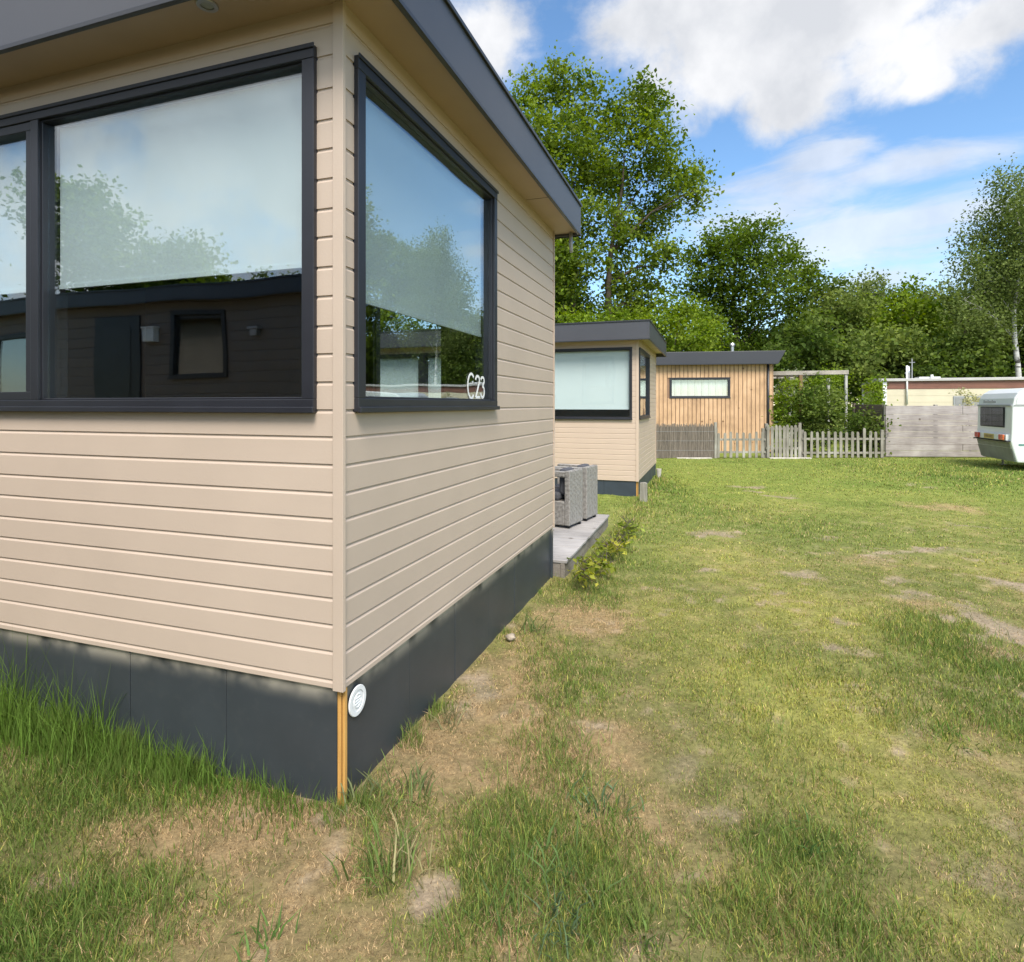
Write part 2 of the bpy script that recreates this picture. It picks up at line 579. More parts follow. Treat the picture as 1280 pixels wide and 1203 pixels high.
def window(parent, face, a0, a1, z0, z1, panes, blinds, fw=0.055, sash=(), name='window', blind_mat='blind', depth=0.13, glass='glass'):
    """outer frame and mullions; a child pane and blind behind each opening"""
    mb = MB()
    face.box(mb, a0, a1, -depth, 0.024, z0, z0 + fw)
    face.box(mb, a0, a1, -depth, 0.024, z1 - fw, z1)
    edges = [a0] + [x for p in panes for x in p] + [a1]
    for i in range(0, len(edges), 2):
        face.box(mb, edges[i], edges[i + 1], -depth, 0.0225, z0 + fw, z1 - fw)
    # protruding sill lip
    face.box(mb, a0 - 0.008, a1 + 0.008, 0.0245, 0.04, z0 - 0.004, z0 + 0.022)
    # drip edge on top
    face.box(mb, a0 - 0.006, a1 + 0.006, 0.0245, 0.032, z1 - 0.016, z1 + 0.004)
    w = mb.build(name, 'frame', parent, bevel=0.003)
    for i, (p, q) in enumerate(panes):
        s = MB()
        k = 0.045 if i in sash else 0.010
        oo = 0.016 if i in sash else 0.004
        za, zb = z0 + fw, z1 - fw
        face.box(s, p, q, -0.085, oo, za, za + k)
        face.box(s, p, q, -0.085, oo, zb - k, zb)
        face.box(s, p, p + k, -0.085, oo, za + k, zb - k)
        face.box(s, q - k, q, -0.085, oo, za + k, zb - k)
        s.build('sash', 'frame', w, bevel=0.003)
        g = MB()
        face.box(g, p + k, q - k, -0.026, -0.021, za + k, zb - k)
        g.build('pane', glass, w)
        if blinds[i] is not None:
            bl = MB()
            n = 24
            zt = zb - k + 0.01
            zl = blinds[i]
            b0, b1 = p + k + 0.012, q - k - 0.012
            if blind_mat != 'curtain':
                face.box(bl, b0, b1, -0.079, -0.076, zl, zt)
                face.box(bl, b0, b1, -0.084, -0.071, zl - 0.022, zl - 0.001)
            else:
                for j in range(n):           # gathered cloth
                    x0, x1 = b0 + (b1 - b0) * j / n, b0 + (b1 - b0) * (j + 1) / n
                    o0 = -0.09 + 0.012 * math.sin(j * 2.1)
                    o1 = -0.09 + 0.012 * math.sin((j + 1) * 2.1)
                    bl.quad(face.P(x0, o0, zl), face.P(x1, o1, zl), face.P(x1, o1, zt), face.P(x0, o0, zt))
            bl.build('curtain' if blind_mat == 'curtain' else 'blind', blind_mat, w)
    return w


def cabin(name, label, loc, rot, L, W, zs, zf, fb, ft, oh, wins, siding='siding', skirt='skirt', floor_z=0.75, pitch=0.128, inner=True, group=None, skirt_top=None, glass='glass'):
    """local frame: x<0 is inside, the short end is the plane x=0, the long front is y=0.
    zs siding bottom, zf soffit height, fb/ft fascia bottom/top, oh=(front,end,back) overhangs"""
    root = thing(name, label, 'cabin', loc, rot, group)
    faces = {'L': (Face((0, 0, 0), (-1, 0, 0), (0, -1, 0)), L), 'E': (Face((0, 0, 0), (0, 1, 0), (1, 0, 0)), W),
             'B': (Face((0, W, 0), (-1, 0, 0), (0, 1, 0)), L), 'X': (Face((-L, 0, 0), (0, 1, 0), (-1, 0, 0)), W)}
    prof = siding_profile(zs, zf, pitch)
    for k, (fc, ln) in faces.items():
        ops = [(w['a'][0] + 0.02, w['a'][1] - 0.02, w['z'][0] + 0.02, w['z'][1] - 0.02) for w in wins if w['f'] == k]
        mb = MB()
        profile_wall(mb, fc, 0.0, ln, prof, ops)
        # plinth return under the lowest board
        fc.box(mb, 0.0, ln, -0.03, -0.002, zs - 0.001, zs + 0.004)
        wall = mb.build('wall', siding, root)
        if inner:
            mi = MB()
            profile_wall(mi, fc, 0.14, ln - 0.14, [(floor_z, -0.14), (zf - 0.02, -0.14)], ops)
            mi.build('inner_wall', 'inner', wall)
    # corner posts
    for (cx, cy, sx, sy) in ((0, 0, 1, -1), (0, W, 1, 1), (-L, 0, -1, -1), (-L, W, -1, 1)):
        mb = MB()
        e = 0.010
        x0, x1 = sorted((cx + sx * e, cx - sx * 0.042))
        y0, y1 = sorted((cy + sy * e, cy - sy * 0.0))
        mb.box(x0, x1, y0, y1, zs - 0.006, zf)
        x0, x1 = sorted((cx + sx * e, cx))
        y0, y1 = sorted((cy, cy - sy * 0.012))
        mb.box(x0, x1, y0, y1, zs - 0.006, zf)
        mb.build('corner_post', siding, root, bevel=0.002)
    # skirting: recessed charcoal boards with open joints
    st = zs - 0.002 if skirt_top is None else skirt_top
    for k, (fc, ln) in faces.items():
        mb = MB()
        n = max(2, int(round(ln / 0.62)))
        g = 0.042 if k in 'LE' else 0.0
        for i in range(n):
            a0 = g + (ln - g) * i / n
            a1 = g + (ln - g) * (i + 1) / n - 0.004
            fc.box(mb, a0, a1, -0.04, -0.018 - 0.002 * (i % 2), -0.12, st)
        sk = mb.build('skirting', skirt, root, bevel=0.002)
        bk = MB()
        fc.box(bk, 0.05, ln - 0.05, -0.06, -0.0405, -0.12, st - 0.001)
        bk.build('backing', 'seam', sk)
    # two battens in the open corner of the skirting
    for (x, y, w, d) in ((-0.0385, 0.020, 0.017, 0.02), (-0.0150, 0.022, 0.012, 0.018)):
        mb = MB()
        mb.box(x, x + w, y, y + d, -0.1, st)
        mb.build('corner_batten', 'orange_wood', root, bevel=0.001)
    # room
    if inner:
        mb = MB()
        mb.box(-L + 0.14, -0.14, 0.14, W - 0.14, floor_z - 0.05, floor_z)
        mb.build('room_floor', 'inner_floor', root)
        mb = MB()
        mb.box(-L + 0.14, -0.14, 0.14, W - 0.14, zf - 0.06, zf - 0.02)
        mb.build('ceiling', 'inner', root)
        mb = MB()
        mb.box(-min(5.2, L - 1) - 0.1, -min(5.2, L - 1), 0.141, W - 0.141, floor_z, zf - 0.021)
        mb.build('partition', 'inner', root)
    # roof: deck with soffit and fascia boards
    xf, yl, yb, xb = oh[1], -oh[0], W + oh[2], -L - 0.2
    mb = MB()
    mb.box(xb, xf - 0.03, yl + 0.03, yb - 0.03, ft - 0.10, ft - 0.02)
    rf = mb.build('roof', 'roof', root)
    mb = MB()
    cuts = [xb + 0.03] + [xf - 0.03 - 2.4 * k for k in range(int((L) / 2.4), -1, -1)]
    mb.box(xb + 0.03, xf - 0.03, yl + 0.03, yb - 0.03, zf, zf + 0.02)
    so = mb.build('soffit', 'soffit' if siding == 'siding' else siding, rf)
    jb = MB()
    yj = 2.55 if W > 3.2 else W * 0.6
    jb.box(0.012, xf - 0.031, yj, yj + 0.003, zf - 0.002, zf)
    jb.build('soffit_joint', 'lip', rf)
    mb = MB()
    mb.box(xf - 0.03, xf, yl, yb, fb, ft)
    mb.box(xb, xf - 0.03, yl, yl + 0.03, fb, ft)
    mb.box(xb, xf - 0.03, yb - 0.03, yb, fb, ft)
    mb.box(xb, xb + 0.03, yl + 0.03, yb - 0.03, fb, ft)
    mb.build('fascia', 'fascia', rf, bevel=0.003)
    mb = MB()
    for (z0, z1, e) in ((ft - 0.012, ft + 0.012, 0.014), (fb - 0.010, fb + 0.012, 0.006)):
        mb.box(xf + 0.0005, xf + e, yl - e, yb + e, z0, z1)
        mb.box(xb - e, xf + 0.0005, yl - e, yl - 0.0005, z0, z1)
        mb.box(xb - e, xf + 0.0005, yb + 0.0005, yb + e, z0, z1)
    mb.box(xb, xf, yl, yb, ft + 0.001, ft + 0.011)
    mb.build('roof_edge', 'lip', rf, bevel=0.002)
    out = []
    for w in wins:
        o = window(root, faces[w['f']][0], *w['a'], *w['z'], w['p'], w['b'], sash=w.get('s', ()), blind_mat=w.get('m', 'blind'), fw=w.get('fw', 0.055), glass=glass)
        out.append(o)
    return root, faces, out


# ------------------------------------------------------------------ the near cabin
P0 = (-0.715, 2.489, 0)
W1 = 3.506
EDGES = [H - (v - HV) * P0[1] / F for v in (851, 815, 781.5, 748, 715, 682, 648, 615, 580, 545, 511, 475.7, 440, 404.5, 367, 330, 292, 256.6, 218.6, 181, 144, 105, 63.5, 24)]
near, nf, nw = cabin(
    'beige_cabin', 'big beige weatherboard cabin with dark framed corner windows close by', P0, -TH, 9.0, W1, 0.496, 3.40, 3.378, 3.672, (0.262, 0.245, 0.13),
    [dict(f='L', a=(0.128, 2.72), z=(1.668, 3.233), p=[(0.19, 1.83), (1.885, 2.66)], b=[2.335, 2.335], s=(1,)),
     dict(f='L', a=(4.4, 5.6), z=(1.668, 3.1), p=[(4.46, 5.54)], b=[1.75]),
     dict(f='E', a=(0.086, 1.838), z=(1.668, 3.222), p=[(0.145, 1.785)], b=[2.20], fw=0.06),
     dict(f='B', a=(1.10, 2.02), z=(1.70, 3.05), p=[(1.16, 1.96)], b=[None])], pitch=EDGES)

# hand-cut number on the end window: C 23
win_e = nw[2]
fe = nf['E'][0]


def stroke(mb, pts, w):
    """flat ribbon along (a, z) points, laid on the outer side of the glass"""
    for i, (p, q) in enumerate(zip(pts[:-1], pts[1:])):
        d = Vector((q[0] - p[0], q[1] - p[1]))
        if d.length < 1e-6:
            continue
        d.normalize()
        n = Vector((-d.y, d.x)) * w
        e = d * w * 0.35
        c = [(p[0] - e.x + n.x, p[1] - e.y + n.y), (p[0] - e.x - n.x, p[1] - e.y - n.y), (q[0] + e.x - n.x, q[1] + e.y - n.y), (q[0] + e.x + n.x, q[1] + e.y + n.y)]
        oo = -0.0205 + 0.00005 * (i % 7)
        mb.hexa([fe.P(a, oo, z) for a, z in c] + [fe.P(a, oo + 0.0012, z) for a, z in c])


def arc(cx, cz, rx, rz, t0, t1, n=12):
    return [(cx + rx * math.cos(math.radians(t0 + (t1 - t0) * i / n)), cz + rz * math.sin(math.radians(t0 + (t1 - t0) * i / n))) for i in range(n + 1)]


mb = MB()
stroke(mb, arc(1.455, 1.822, 0.058, 0.080, 50, 310, 18), 0.0085)
stroke(mb, arc(1.565, 1.862, 0.034, 0.030, 170, -30, 9) + [(1.535, 1.750), (1.604, 1.750)], 0.0085)
stroke(mb, arc(1.655, 1.862, 0.030, 0.026, 160, -85, 9), 0.0085)
stroke(mb, arc(1.655, 1.787, 0.034, 0.038, 85, -160, 10), 0.0085)
o = mb.build('house_number', 'white_paint', win_e)
o['label'] = 'white hand-lettered C 23 on the glass'

# round vent in the end skirting
mb = MB()
VC = (-0.012, 0.125, 0.392)
mb.disc(VC, (1, 0, 0), 0.045, 0.066, 0.007, 36)
v = mb.build('vent', 'white_plastic', near, smooth=False, bevel=0.001)
mb = MB()
mb.disc((VC[0] - 0.004, VC[1], VC[2]), (1, 0, 0), 0.0, 0.0455, 0.008, 30)
mb.disc((VC[0] + 0.001, VC[1], VC[2]), (1, 0, 0), 0.026, 0.031, 0.006, 30)
for k in (-1, 0, 1):
    mb.box(VC[0] + 0.004, VC[0] + 0.007, VC[1] - 0.02, VC[1] + 0.02, VC[2] + k * 0.012 - 0.002, VC[2] + k * 0.012 + 0.002)
mb.build('vent_cap', 'white_plastic', v)
# recessed spotlight in the soffit
mb = MB()
mb.disc((-0.555, -0.168, 3.3995), (0, 0, -1), 0.026, 0.044, 0.008, 28)
d = mb.build('soffit_spotlight', 'chrome', near, smooth=False)
mb = MB()
mb.disc((-0.555, -0.168, 3.3994), (0, 0, -1), 0.0, 0.026, 0.003, 20)
mb.build('lens', 'grey_plastic', d)
# short rain spout at the back corner
mb = MB()
mb.tube([(0.16, W1 + 0.06, 3.39), (0.16, W1 + 0.06, 3.27), (0.165, W1 + 0.06, 3.20)], [0.018, 0.018, 0.017], 10)
mb.build('rain_spout', 'grey_plastic', near, smooth=True)
# a little furniture-scale clutter on the window board
mb = MB()
Fb = nf['L'][0]
Fb.box(mb, 0.2, 2.64, -0.27, -0.135, 1.690, 1.715)
mb.build('window_board', 'white_plastic', near)
mb = MB()
fe.box(mb, 0.16, 1.76, -0.25, -0.135, 1.690, 1.715)
mb.build('window_board', 'white_plastic', near)

# ------------------------------------------------------------------ second cabin
def loc2(x, y, z=0.0):
    """point given in the near cabin's grid -> world"""
    p = np.array(P0[:2]) + ND * x + DD * y
    return (p[0], p[1], z)


sec, sf, sw = cabin(
    'beige_cabin', 'smaller beige cabin with a blind down, beyond the wooden deck', (2.33, 10.9, 0), -TH, 9.0, 3.6, 0.282, 2.955, 2.88, 3.215, (0.27, 0.23, 0.25),
    [dict(f='L', a=(0.11, 2.1), z=(1.42, 2.763), p=[(0.15, 2.06)], b=[1.63], m='pale_blind', fw=0.04),
     dict(f='L', a=(3.1, 5.9), z=(1.42, 2.763), p=[(3.18, 4.36), (4.52, 5.82)], b=[1.62, 1.62], fw=0.07, m='pale_blind'),
     dict(f='E', a=(0.10, 1.95), z=(1.42, 2.763), p=[(0.16, 1.89)], b=[2.45], m='pale_blind')],
    siding='siding_pink', skirt='skirt_far', floor_z=0.5, pitch=0.098, glass='clear_glass')

# ------------------------------------------------------------------ cabin across the gap (seen mirrored in the big window)
opp, of, ow = cabin(
    'taupe_cabin', 'taupe cabin with a dark door, mirrored in the big front window', loc2(-0.05, -3.5 - 3.5), -TH, 9.5, 3.5, 0.30, 3.0, 2.97, 3.15, (0.2, 0.24, 0.16),
    [dict(f='B', a=(4.05, 4.92), z=(2.02, 2.86), p=[(4.11, 4.86)], b=[None], fw=0.05),
     dict(f='B', a=(7.2, 8.3), z=(1.4, 2.7), p=[(7.26, 8.24)], b=[1.6])], floor_z=0.6, siding='dark_siding')
fB = of['B'][0]
mb = MB()
fB.box(mb, 5.46, 6.24, 0.001, 0.025, 0.62, 2.84)
dr = mb.build('door', 'frame', opp, bevel=0.004)
mb = MB()
fB.box(mb, 5.62, 6.08, 0.026, 0.03, 1.3, 2.7)
mb.build('door_panel', 'lip', dr)
mb = MB()
mb.tube([fB.P(6.13, 0.03, 1.62), fB.P(6.13, 0.07, 1.62), fB.P(6.03, 0.075, 1.62)], 0.011, 8)
mb.build('handle', 'chrome', dr, smooth=True)
mb = MB()
fB.box(mb, 5.12, 5.33, 0.001, 0.09, 2.50, 2.66)
fB.box(mb, 5.10, 5.35, 0.0005, 0.10, 2.66, 2.68)
mb.build('meter_box', 'white_plastic', opp, bevel=0.004)
mb = MB()
fB.box(mb, 3.53, 3.63, 0.001, 0.07, 2.52, 2.60)
fB.box(mb, 3.50, 3.66, 0.0005, 0.09, 2.60, 2.63)
mb.build('wall_lamp', 'chrome', opp, bevel=0.003)

# ------------------------------------------------------------------ wooden deck and chairs
dk = thing('wooden_deck', 'low weathered wooden deck against the end of the near cabin', 'deck', loc2(0, W1), -TH)
DT, DL, DO, DB = 0.167, 2.62, 0.125, 3.0
mb = MB()
nb = int(DL / 0.143)
for i in range(nb):
    y0 = 0.02 + i * 0.143
    z = DT + R.uniform(-0.0015, 0.0015)
    mb.box(-DB, DO + R.uniform(-0.004, 0.004), y0, y0 + 0.137, z - 0.026, z)
mb.build('deck_board', 'deck', dk, bevel=0.003)
mb = MB()
mb.box(DO - 0.06, DO - 0.02, 0.022, 0.02 + nb * 0.143, -0.05, DT - 0.028)
mb.build('edge_board', 'deck_side', dk, bevel=0.003)
mb = MB()
mb.box(-DB, DO - 0.061, 0.03, 0.05, -0.05, DT - 0.028)
mb.build('joist', 'deck_side', dk)


def wicker_chair(label, x, y, rot):
    """local: the back panel is the plane x=0 (towards the lawn), width along y, seat towards -x"""
    t = thing('wicker_armchair', label, 'armchair', loc2(x, y, DT), -TH + rot, 'wicker armchairs on the deck')
    wd, dp, h = 0.41, 0.58, 0.71
    mb = MB()
    mb.box(-0.07, 0.0, 0, wd, 0.035, h)
    mb.build('backrest', 'wicker', t, bevel=0.012)
    mb = MB()
    mb.box(-dp, -0.071, 0.002, wd - 0.002, 0.035, 0.33)
    mb.build('seat_base', 'wicker', t, bevel=0.012)
    for y0 in (0.0, wd - 0.07):
        mb = MB()
        mb.box(-dp, -0.071, y0, y0 + 0.07, h - 0.08, h - 0.01)
        mb.box(-dp, -dp + 0.07, y0, y0 + 0.07, 0.331, h - 0.081)
        mb.build('armrest', 'wicker', t, bevel=0.012)
    mb = MB()
    mb.box(-dp + 0.02, -0.16, 0.03, wd - 0.03, 0.331, 0.43)
    mb.build('seat_cushion', 'cushion', t, bevel=0.03)
    mb = MB()
    mb.box(-0.19, -0.072, 0.075, wd - 0.075, 0.40, h + 0.02)
    mb.build('back_cushion', 'cushion', t, bevel=0.04)
    for (fx, fy) in ((-0.05, 0.03), (-0.05, wd - 0.07), (-dp + 0.02, 0.03), (-dp + 0.02, wd - 0.07)):
        mb = MB()
        mb.box(fx, fx + 0.035, fy, fy + 0.035, 0, 0.036)
        mb.build('foot', 'rubber', t)
    return t


wicker_chair('grey wicker armchair with charcoal cushion, hard by the cabin corner', -0.185, 4.98, math.radians(-12))
wicker_chair('grey wicker armchair farther along the deck, behind the first', -0.075, 5.50, math.radians(-10))

# ------------------------------------------------------------------ larch cabin behind the reed screen
Y3 = 20.6
lar = thing('larch_cabin', 'orange larch clad cabin with flat dark roof behind the fence', 'cabin', (9.1, Y3, 0), math.radians(-9))
# local: front face is y=0, x from -6 to 0
f3 = Face((0, 0, 0), (-1, 0, 0), (0, -1, 0))
ops = [(1.42 + 0.02, 3.50 - 0.02, 1.93 + 0.02, 2.66 - 0.02)]
mb = MB()
profile_wall(mb, f3, 0, 6.2, [(0.05, 0), (3.12, 0)], ops)
profile_wall(mb, Face((0, 0, 0), (0, 1, 0), (1, 0, 0)), 0, 4.0, [(0.05, 0), (3.12, 0)], [])
wall3 = mb.build('wall', 'larch_dark', lar)
mb = MB()
for k in range(44):
    a = 0.02 + k * 0.143
    for (za, zb) in ([(0.05, 3.12)] if a < 1.36 or a > 3.5 else [(0.05, 1.93), (2.66, 3.12)]):
        f3.box(mb, a, a + 0.118, 0.001, 0.022, za, zb)
e3 = Face((0, 0, 0), (0, 1, 0), (1, 0, 0))
for k in range(28):
    e3.box(mb, 0.01 + k * 0.143, 0.01 + k * 0.143 + 0.098, 0.001, 0.02, 0.05, 3.12)
mb.build('cladding', 'larch', wall3, bevel=0.004)
window(lar, f3, 1.42, 3.50, 1.93, 2.66, [(1.49, 3.43)], [1.95], fw=0.07, blind_mat='curtain')
mb = MB()
mb.tube([f3.P(0.17, 0.07, 0.05), f3.P(0.17, 0.07, 3.14)], 0.04, 10)
mb.build('downpipe', 'frame', lar, smooth=True)
mb = MB()      # fascia with a raked end
mb.prism([(-6.4, -0.26, 3.12), (0.12, -0.26, 3.12), (0.36, -0.26, 3.56), (-6.4, -0.26, 3.56)], (0, 4.5, 0))
r3 = mb.build('roof', 'dark_fascia', lar, bevel=0.01)
mb = MB()
mb.box(-6.4, 0.10, -0.262, -0.258, 3.10, 3.125)
mb.build('drip_edge', 'lip', r3)
mb = MB()
mb.tube([(-1.25, 0.5, 3.5), (-1.25, 0.5, 3.80)], 0.06, 12)
mb.tube([(-1.25, 0.5, 3.80), (-1.25, 0.5, 3.84), (-1.25, 0.5, 3.92)], [0.085, 0.10, 0.07], 12)
mb.build('flue', 'chrome', r3, smooth=False)
mb = MB()
mb.box(-6.2, 0, 0.1, 0.12, 0.0, 3.1)
mb.build('inner_wall', 'inner', lar)

# ------------------------------------------------------------------ fences at the far side of the lawn
FY = 18.7


def xat(u, Y=FY):
    return (u - CX) / F * Y


rs = thing('reed_screen', 'brown reed screen panel in front of the larch cabin', 'fence panel', (xat(815), FY, 0))
wr = xat(894) - xat(815)
mb = MB()
n = 150
for i in range(n):
    x = wr * (i + R.uniform(0.1, 0.9)) / n
    hgt = 1.06 + R.uniform(-0.05, 0.05)
    mb.tube([(x, R.uniform(-0.01, 0.012), 0.0), (x + R.uniform(-0.02, 0.02), R.uniform(-0.01, 0.012), hgt)], 0.0085, 4)
mb.box(0, wr, 0.02, 0.024, 0.01, 1.0)
mb.build('reeds', 'reed', rs)
mb = MB()
for z in (0.25, 0.55, 0.85):
    mb.tube([(0, -0.014, z), (wr, -0.014, z)], 0.004, 4)
mb.build('wire', 'grey_plastic', rs)
mb = MB()
mb.box(wr - 0.03, wr + 0.05, -0.03, 0.05, 0, 1.14)
mb.build('post', 'picket', rs, bevel=0.006)


def picket(mb, x, w, h, lean=0.0, y=-0.02):
    t = 0.02
    poly = [(x, y, 0.02), (x + w, y, 0.02), (x + w + lean, y, h - w * 0.45), (x + w * 0.72 + lean, y, h), (x + w * 0.28 + lean, y, h), (x + lean, y, h - w * 0.45)]
    mb.prism(poly, (0, t, 0))


def picket_fence(name, label, u0, u1, htop, n, w, rails, posts=(), tall=None, cat='picket fence', brace=False):
    t = thing(name, label, cat, (xat(u0), FY, 0), 0, 'pickets along the far edge of the lawn')
    ln = xat(u1) - xat(u0)
    mb = MB()
    for z in rails:
        mb.box(0, ln, 0.001, 0.035, z, z + 0.065)
    if brace:
        mb.prism([(0.04, 0.002, rails[0] + 0.06), (0.1, 0.002, rails[0] + 0.06), (ln - 0.04, 0.002, rails[-1]), (ln - 0.1, 0.002, rails[-1])], (0, 0.03, 0))
    mb.build('rail', 'picket', t, bevel=0.004)
    for i in range(n):
        x = ln * (i + 0.5) / n - w / 2 + R.uniform(-0.012, 0.012)
        mb = MB()
        h = htop + R.uniform(-0.035, 0.025)
        if tall and i == tall:
            h += 0.13
        picket(mb, x, w * R.uniform(0.92, 1.06), h, R.uniform(-0.012, 0.012))
        mb.build('picket', 'picket', t, bevel=0.003)
    for (u, h) in posts:
        mb = MB()
        x = xat(u) - xat(u0)
        mb.box(x - 0.04, x + 0.04, 0.036, 0.116, 0, h)
        mb.build('post', 'picket', t, bevel=0.006)
    return t


picket_fence('picket_fence', 'low weathered picket fence between the reed screen and gate', 894, 957, 0.82, 8, 0.085, (0.16, 0.56), ((896, 0.95), (955, 0.95)))
picket_fence('picket_gate', 'taller weathered picket gate with close pickets, by the larch cabin corner', 957.5, 1002, 1.05, 9, 0.088, (0.28, 0.90), ((959, 1.1), (1001, 1.12)), cat='gate', brace=True)
picket_fence('picket_fence', 'low weathered picket fence under the shrubs, beside the plank fence', 1003, 1106, 0.86, 14, 0.085, (0.14, 0.58), ((1004, 0.9), (1104, 0.9)), tall=10)

# plank fence with a return towards the mobile home
pf = thing('plank_fence', 'pale grey plank fence beside the white touring caravan', 'fence', (xat(1107, 19.0), 19.0, 0), math.radians(-2.5))
pl = 4.6
hs = [0.0, 0.19, 0.40, 0.61, 0.80, 1.01, 1.15, 1.36, 1.64]
mb = MB()
for i in range(len(hs) - 1):
    z0, z1 = hs[i] + 0.03, hs[i + 1] + 0.022
    j = R.uniform(-0.004, 0.004)
    mb.box(0.0, pl * 0.52 if i % 3 == 1 else pl, -0.012 + j, 0.012 + j, z0, z1)
    if i % 3 == 1:
        mb.box(pl * 0.523, pl, -0.012 - j, 0.012 - j, z0 + 0.003, z1 - 0.002)
mb.build('planks', 'grey_plank', pf, bevel=0.004)
for x in (0.02, 1.6, 3.1, 4.5):
    mb = MB()
    mb.box(x - 0.045, x + 0.045, 0.02, 0.11, 0, 1.70)
    mb.build('post', 'picket', pf, bevel=0.006)
rp = thing('return_fence', 'dark brown plank fence turning back behind the pale plank fence', 'fence', (xat(1106, 19.05) , 19.15, 0), math.radians(1.5))
mb = MB()
for k in range(9):
    mb.box(-0.02, 0.005, 0.0, 1.45, 0.04 + k * 0.185, 0.04 + k * 0.185 + 0.178)
mb.build('planks', 'dark_plank', rp, bevel=0.004)
mb = MB()
mb.box(-0.07, 0.02, 1.451, 1.54, 0, 1.74)
mb.build('post', 'dark_plank', rp, bevel=0.005)

# ------------------------------------------------------------------ pergola
pg = thing('pergola', 'pale timber pergola with thin posts behind the picket fence', 'pergola', (0, 0, 0))
YP = 20.3


def pt(u, v, Y):
    return Vector(ap(u, v, Y))


zt = ap(1058, 463, YP)[2]
xa, xb = ap(955, 463, YP + 0.9)[0], ap(1060, 463, YP)[0]
mb = MB()
mb.hexa([(xa, YP + 0.8, zt - 0.14), (xb, YP - 0.05, zt - 0.14), (xb, YP + 0.0, zt - 0.14), (xa, YP + 0.85, zt - 0.14),
         (xa, YP + 0.8, zt), (xb, YP - 0.05, zt), (xb, YP + 0.0, zt), (xa, YP + 0.85, zt)])
mb.build('front_beam', 'pale_beam', pg, bevel=0.004)
mb = MB()
yb_ = YP + 3.0
mb.hexa([(xa - 0.2, yb_ + 0.8, zt - 0.14), (xb - 0.1, yb_, zt - 0.14), (xb - 0.1, yb_ + 0.05, zt - 0.14), (xa - 0.2, yb_ + 0.85, zt - 0.14),
         (xa - 0.2, yb_ + 0.8, zt), (xb - 0.1, yb_, zt), (xb - 0.1, yb_ + 0.05, zt), (xa - 0.2, yb_ + 0.85, zt)])
mb.build('rear_beam', 'pale_beam', pg, bevel=0.004)
for k in range(7):
    mb = MB()
    f = (k + 0.3) / 7
    x0, y0 = xa + (xb - xa) * f, YP + 0.8 - 0.85 * f
    mb.box(x0 - 0.025, x0 + 0.025, y0 + 0.06, y0 + 2.98, zt - 0.10, zt - 0.01)
    mb.build('rafter', 'pale_beam', pg)
mb = MB()
mb.box(xb - 0.09, xb - 0.01, YP + 0.0, YP + 0.08, 0, zt - 0.141)
mb.build('post', 'pale_post', pg, bevel=0.005)
xm = ap(1000, 470, YP + 0.5)[0]
mb = MB()
mb.box(xm - 0.055, xm + 0.055, YP + 0.42, YP + 0.53, 0, zt - 0.145)
o = mb.build('post', 'brown_post', pg, bevel=0.006)
o['label'] = 'brown pergola post'
for u in (988, 1036):
    xq = ap(u, 470, yb_ + 0.3)[0]
    mb = MB()
    mb.box(xq - 0.05, xq + 0.05, yb_ + 0.3, yb_ + 0.4, 0, zt - 0.145)
    mb.build('post', 'pale_post', pg, bevel=0.005)

# ------------------------------------------------------------------ static mobile home
sh = thing('mobile_home', 'long cream mobile home with brown band under its roof', 'mobile home', ((1104 - CX) / F * 23.0, 23.0, 0), -TH)
SL, SW = 11.0, 3.1
mb = MB()
mb.box(0, SL, 0, SW, 0.3, 2.30)
for z in (0.6, 0.9, 1.2, 1.5, 1.8, 2.05):
    mb.box(0.0, SL, -0.006, -0.001, z, z + 0.010)
    mb.box(-0.006, -0.001, 0, SW, z, z + 0.010)
mb.build('wall', 'cream', sh)
mb = MB()
mb.box(-0.008, SL, -0.012, SW, 2.301, 2.60)
for k in range(5):
    mb.box(0, SL, -0.018, -0.0125, 2.33 + 0.055 * k, 2.34 + 0.055 * k)
mb.build('brown_band', 'brown', sh)
mb = MB()
pr = [(-0.16, -0.10, 2.601), (-0.16, SW + 0.1, 2.50), (-0.16, SW * 0.8, 2.62), (-0.16, SW * 0.5, 2.70), (-0.16, SW * 0.2, 2.735), (-0.16, -0.10, 2.70)]
mb.prism(pr, (SL + 0.3, 0, 0))
rfh = mb.build('roof', 'roof_edge_grey', sh, bevel=0.01)
mb = MB()
mb.box(-0.02, 0.12, -0.03, -0.013, 0.3, 2.60)
mb.build('corner_trim', 'white_paint', sh, bevel=0.004)
fs = Face((0, 0, 0), (1, 0, 0), (0, -1, 0))
window(sh, fs, 2.30, 3.35, 1.38, 2.02, [(2.36, 3.29)], [1.40], fw=0.05, depth=-0.002 + 0.014, blind_mat='grey_curtain') if False else None
mb = MB()
fs.box(mb, 2.30, 3.45, 0.002, 0.03, 1.20, 2.02)
w_ = mb.build('window', 'grey_plastic', sh, bevel=0.004)
mb = MB()
fs.box(mb, 2.35, 3.40, 0.031, 0.036, 1.25, 1.97)
mb.build('pane', 'caravan_low', w_)
mb = MB()
fs.box(mb, 6.0, 7.6, 0.002, 0.03, 1.30, 2.02)
w_ = mb.build('window', 'grey_plastic', sh, bevel=0.004)
mb = MB()
fs.box(mb, 6.06, 7.54, 0.031, 0.036, 1.36, 1.96)
mb.build('pane', 'caravan_low', w_)
mb = MB()
mb.tube([(0.78, -0.06, 1.7), (0.78, -0.06, 3.20)], 0.035, 8)
mb.build('white_pole', 'white_paint', sh, smooth=True)
mb = MB()
mb.tube([(0.95, 0.4, 2.68), (0.95, 0.4, 3.2)], 0.06, 10)
mb.tube([(0.80, 0.2, 2.92), (0.95, 0.4, 2.92)], 0.03, 8)
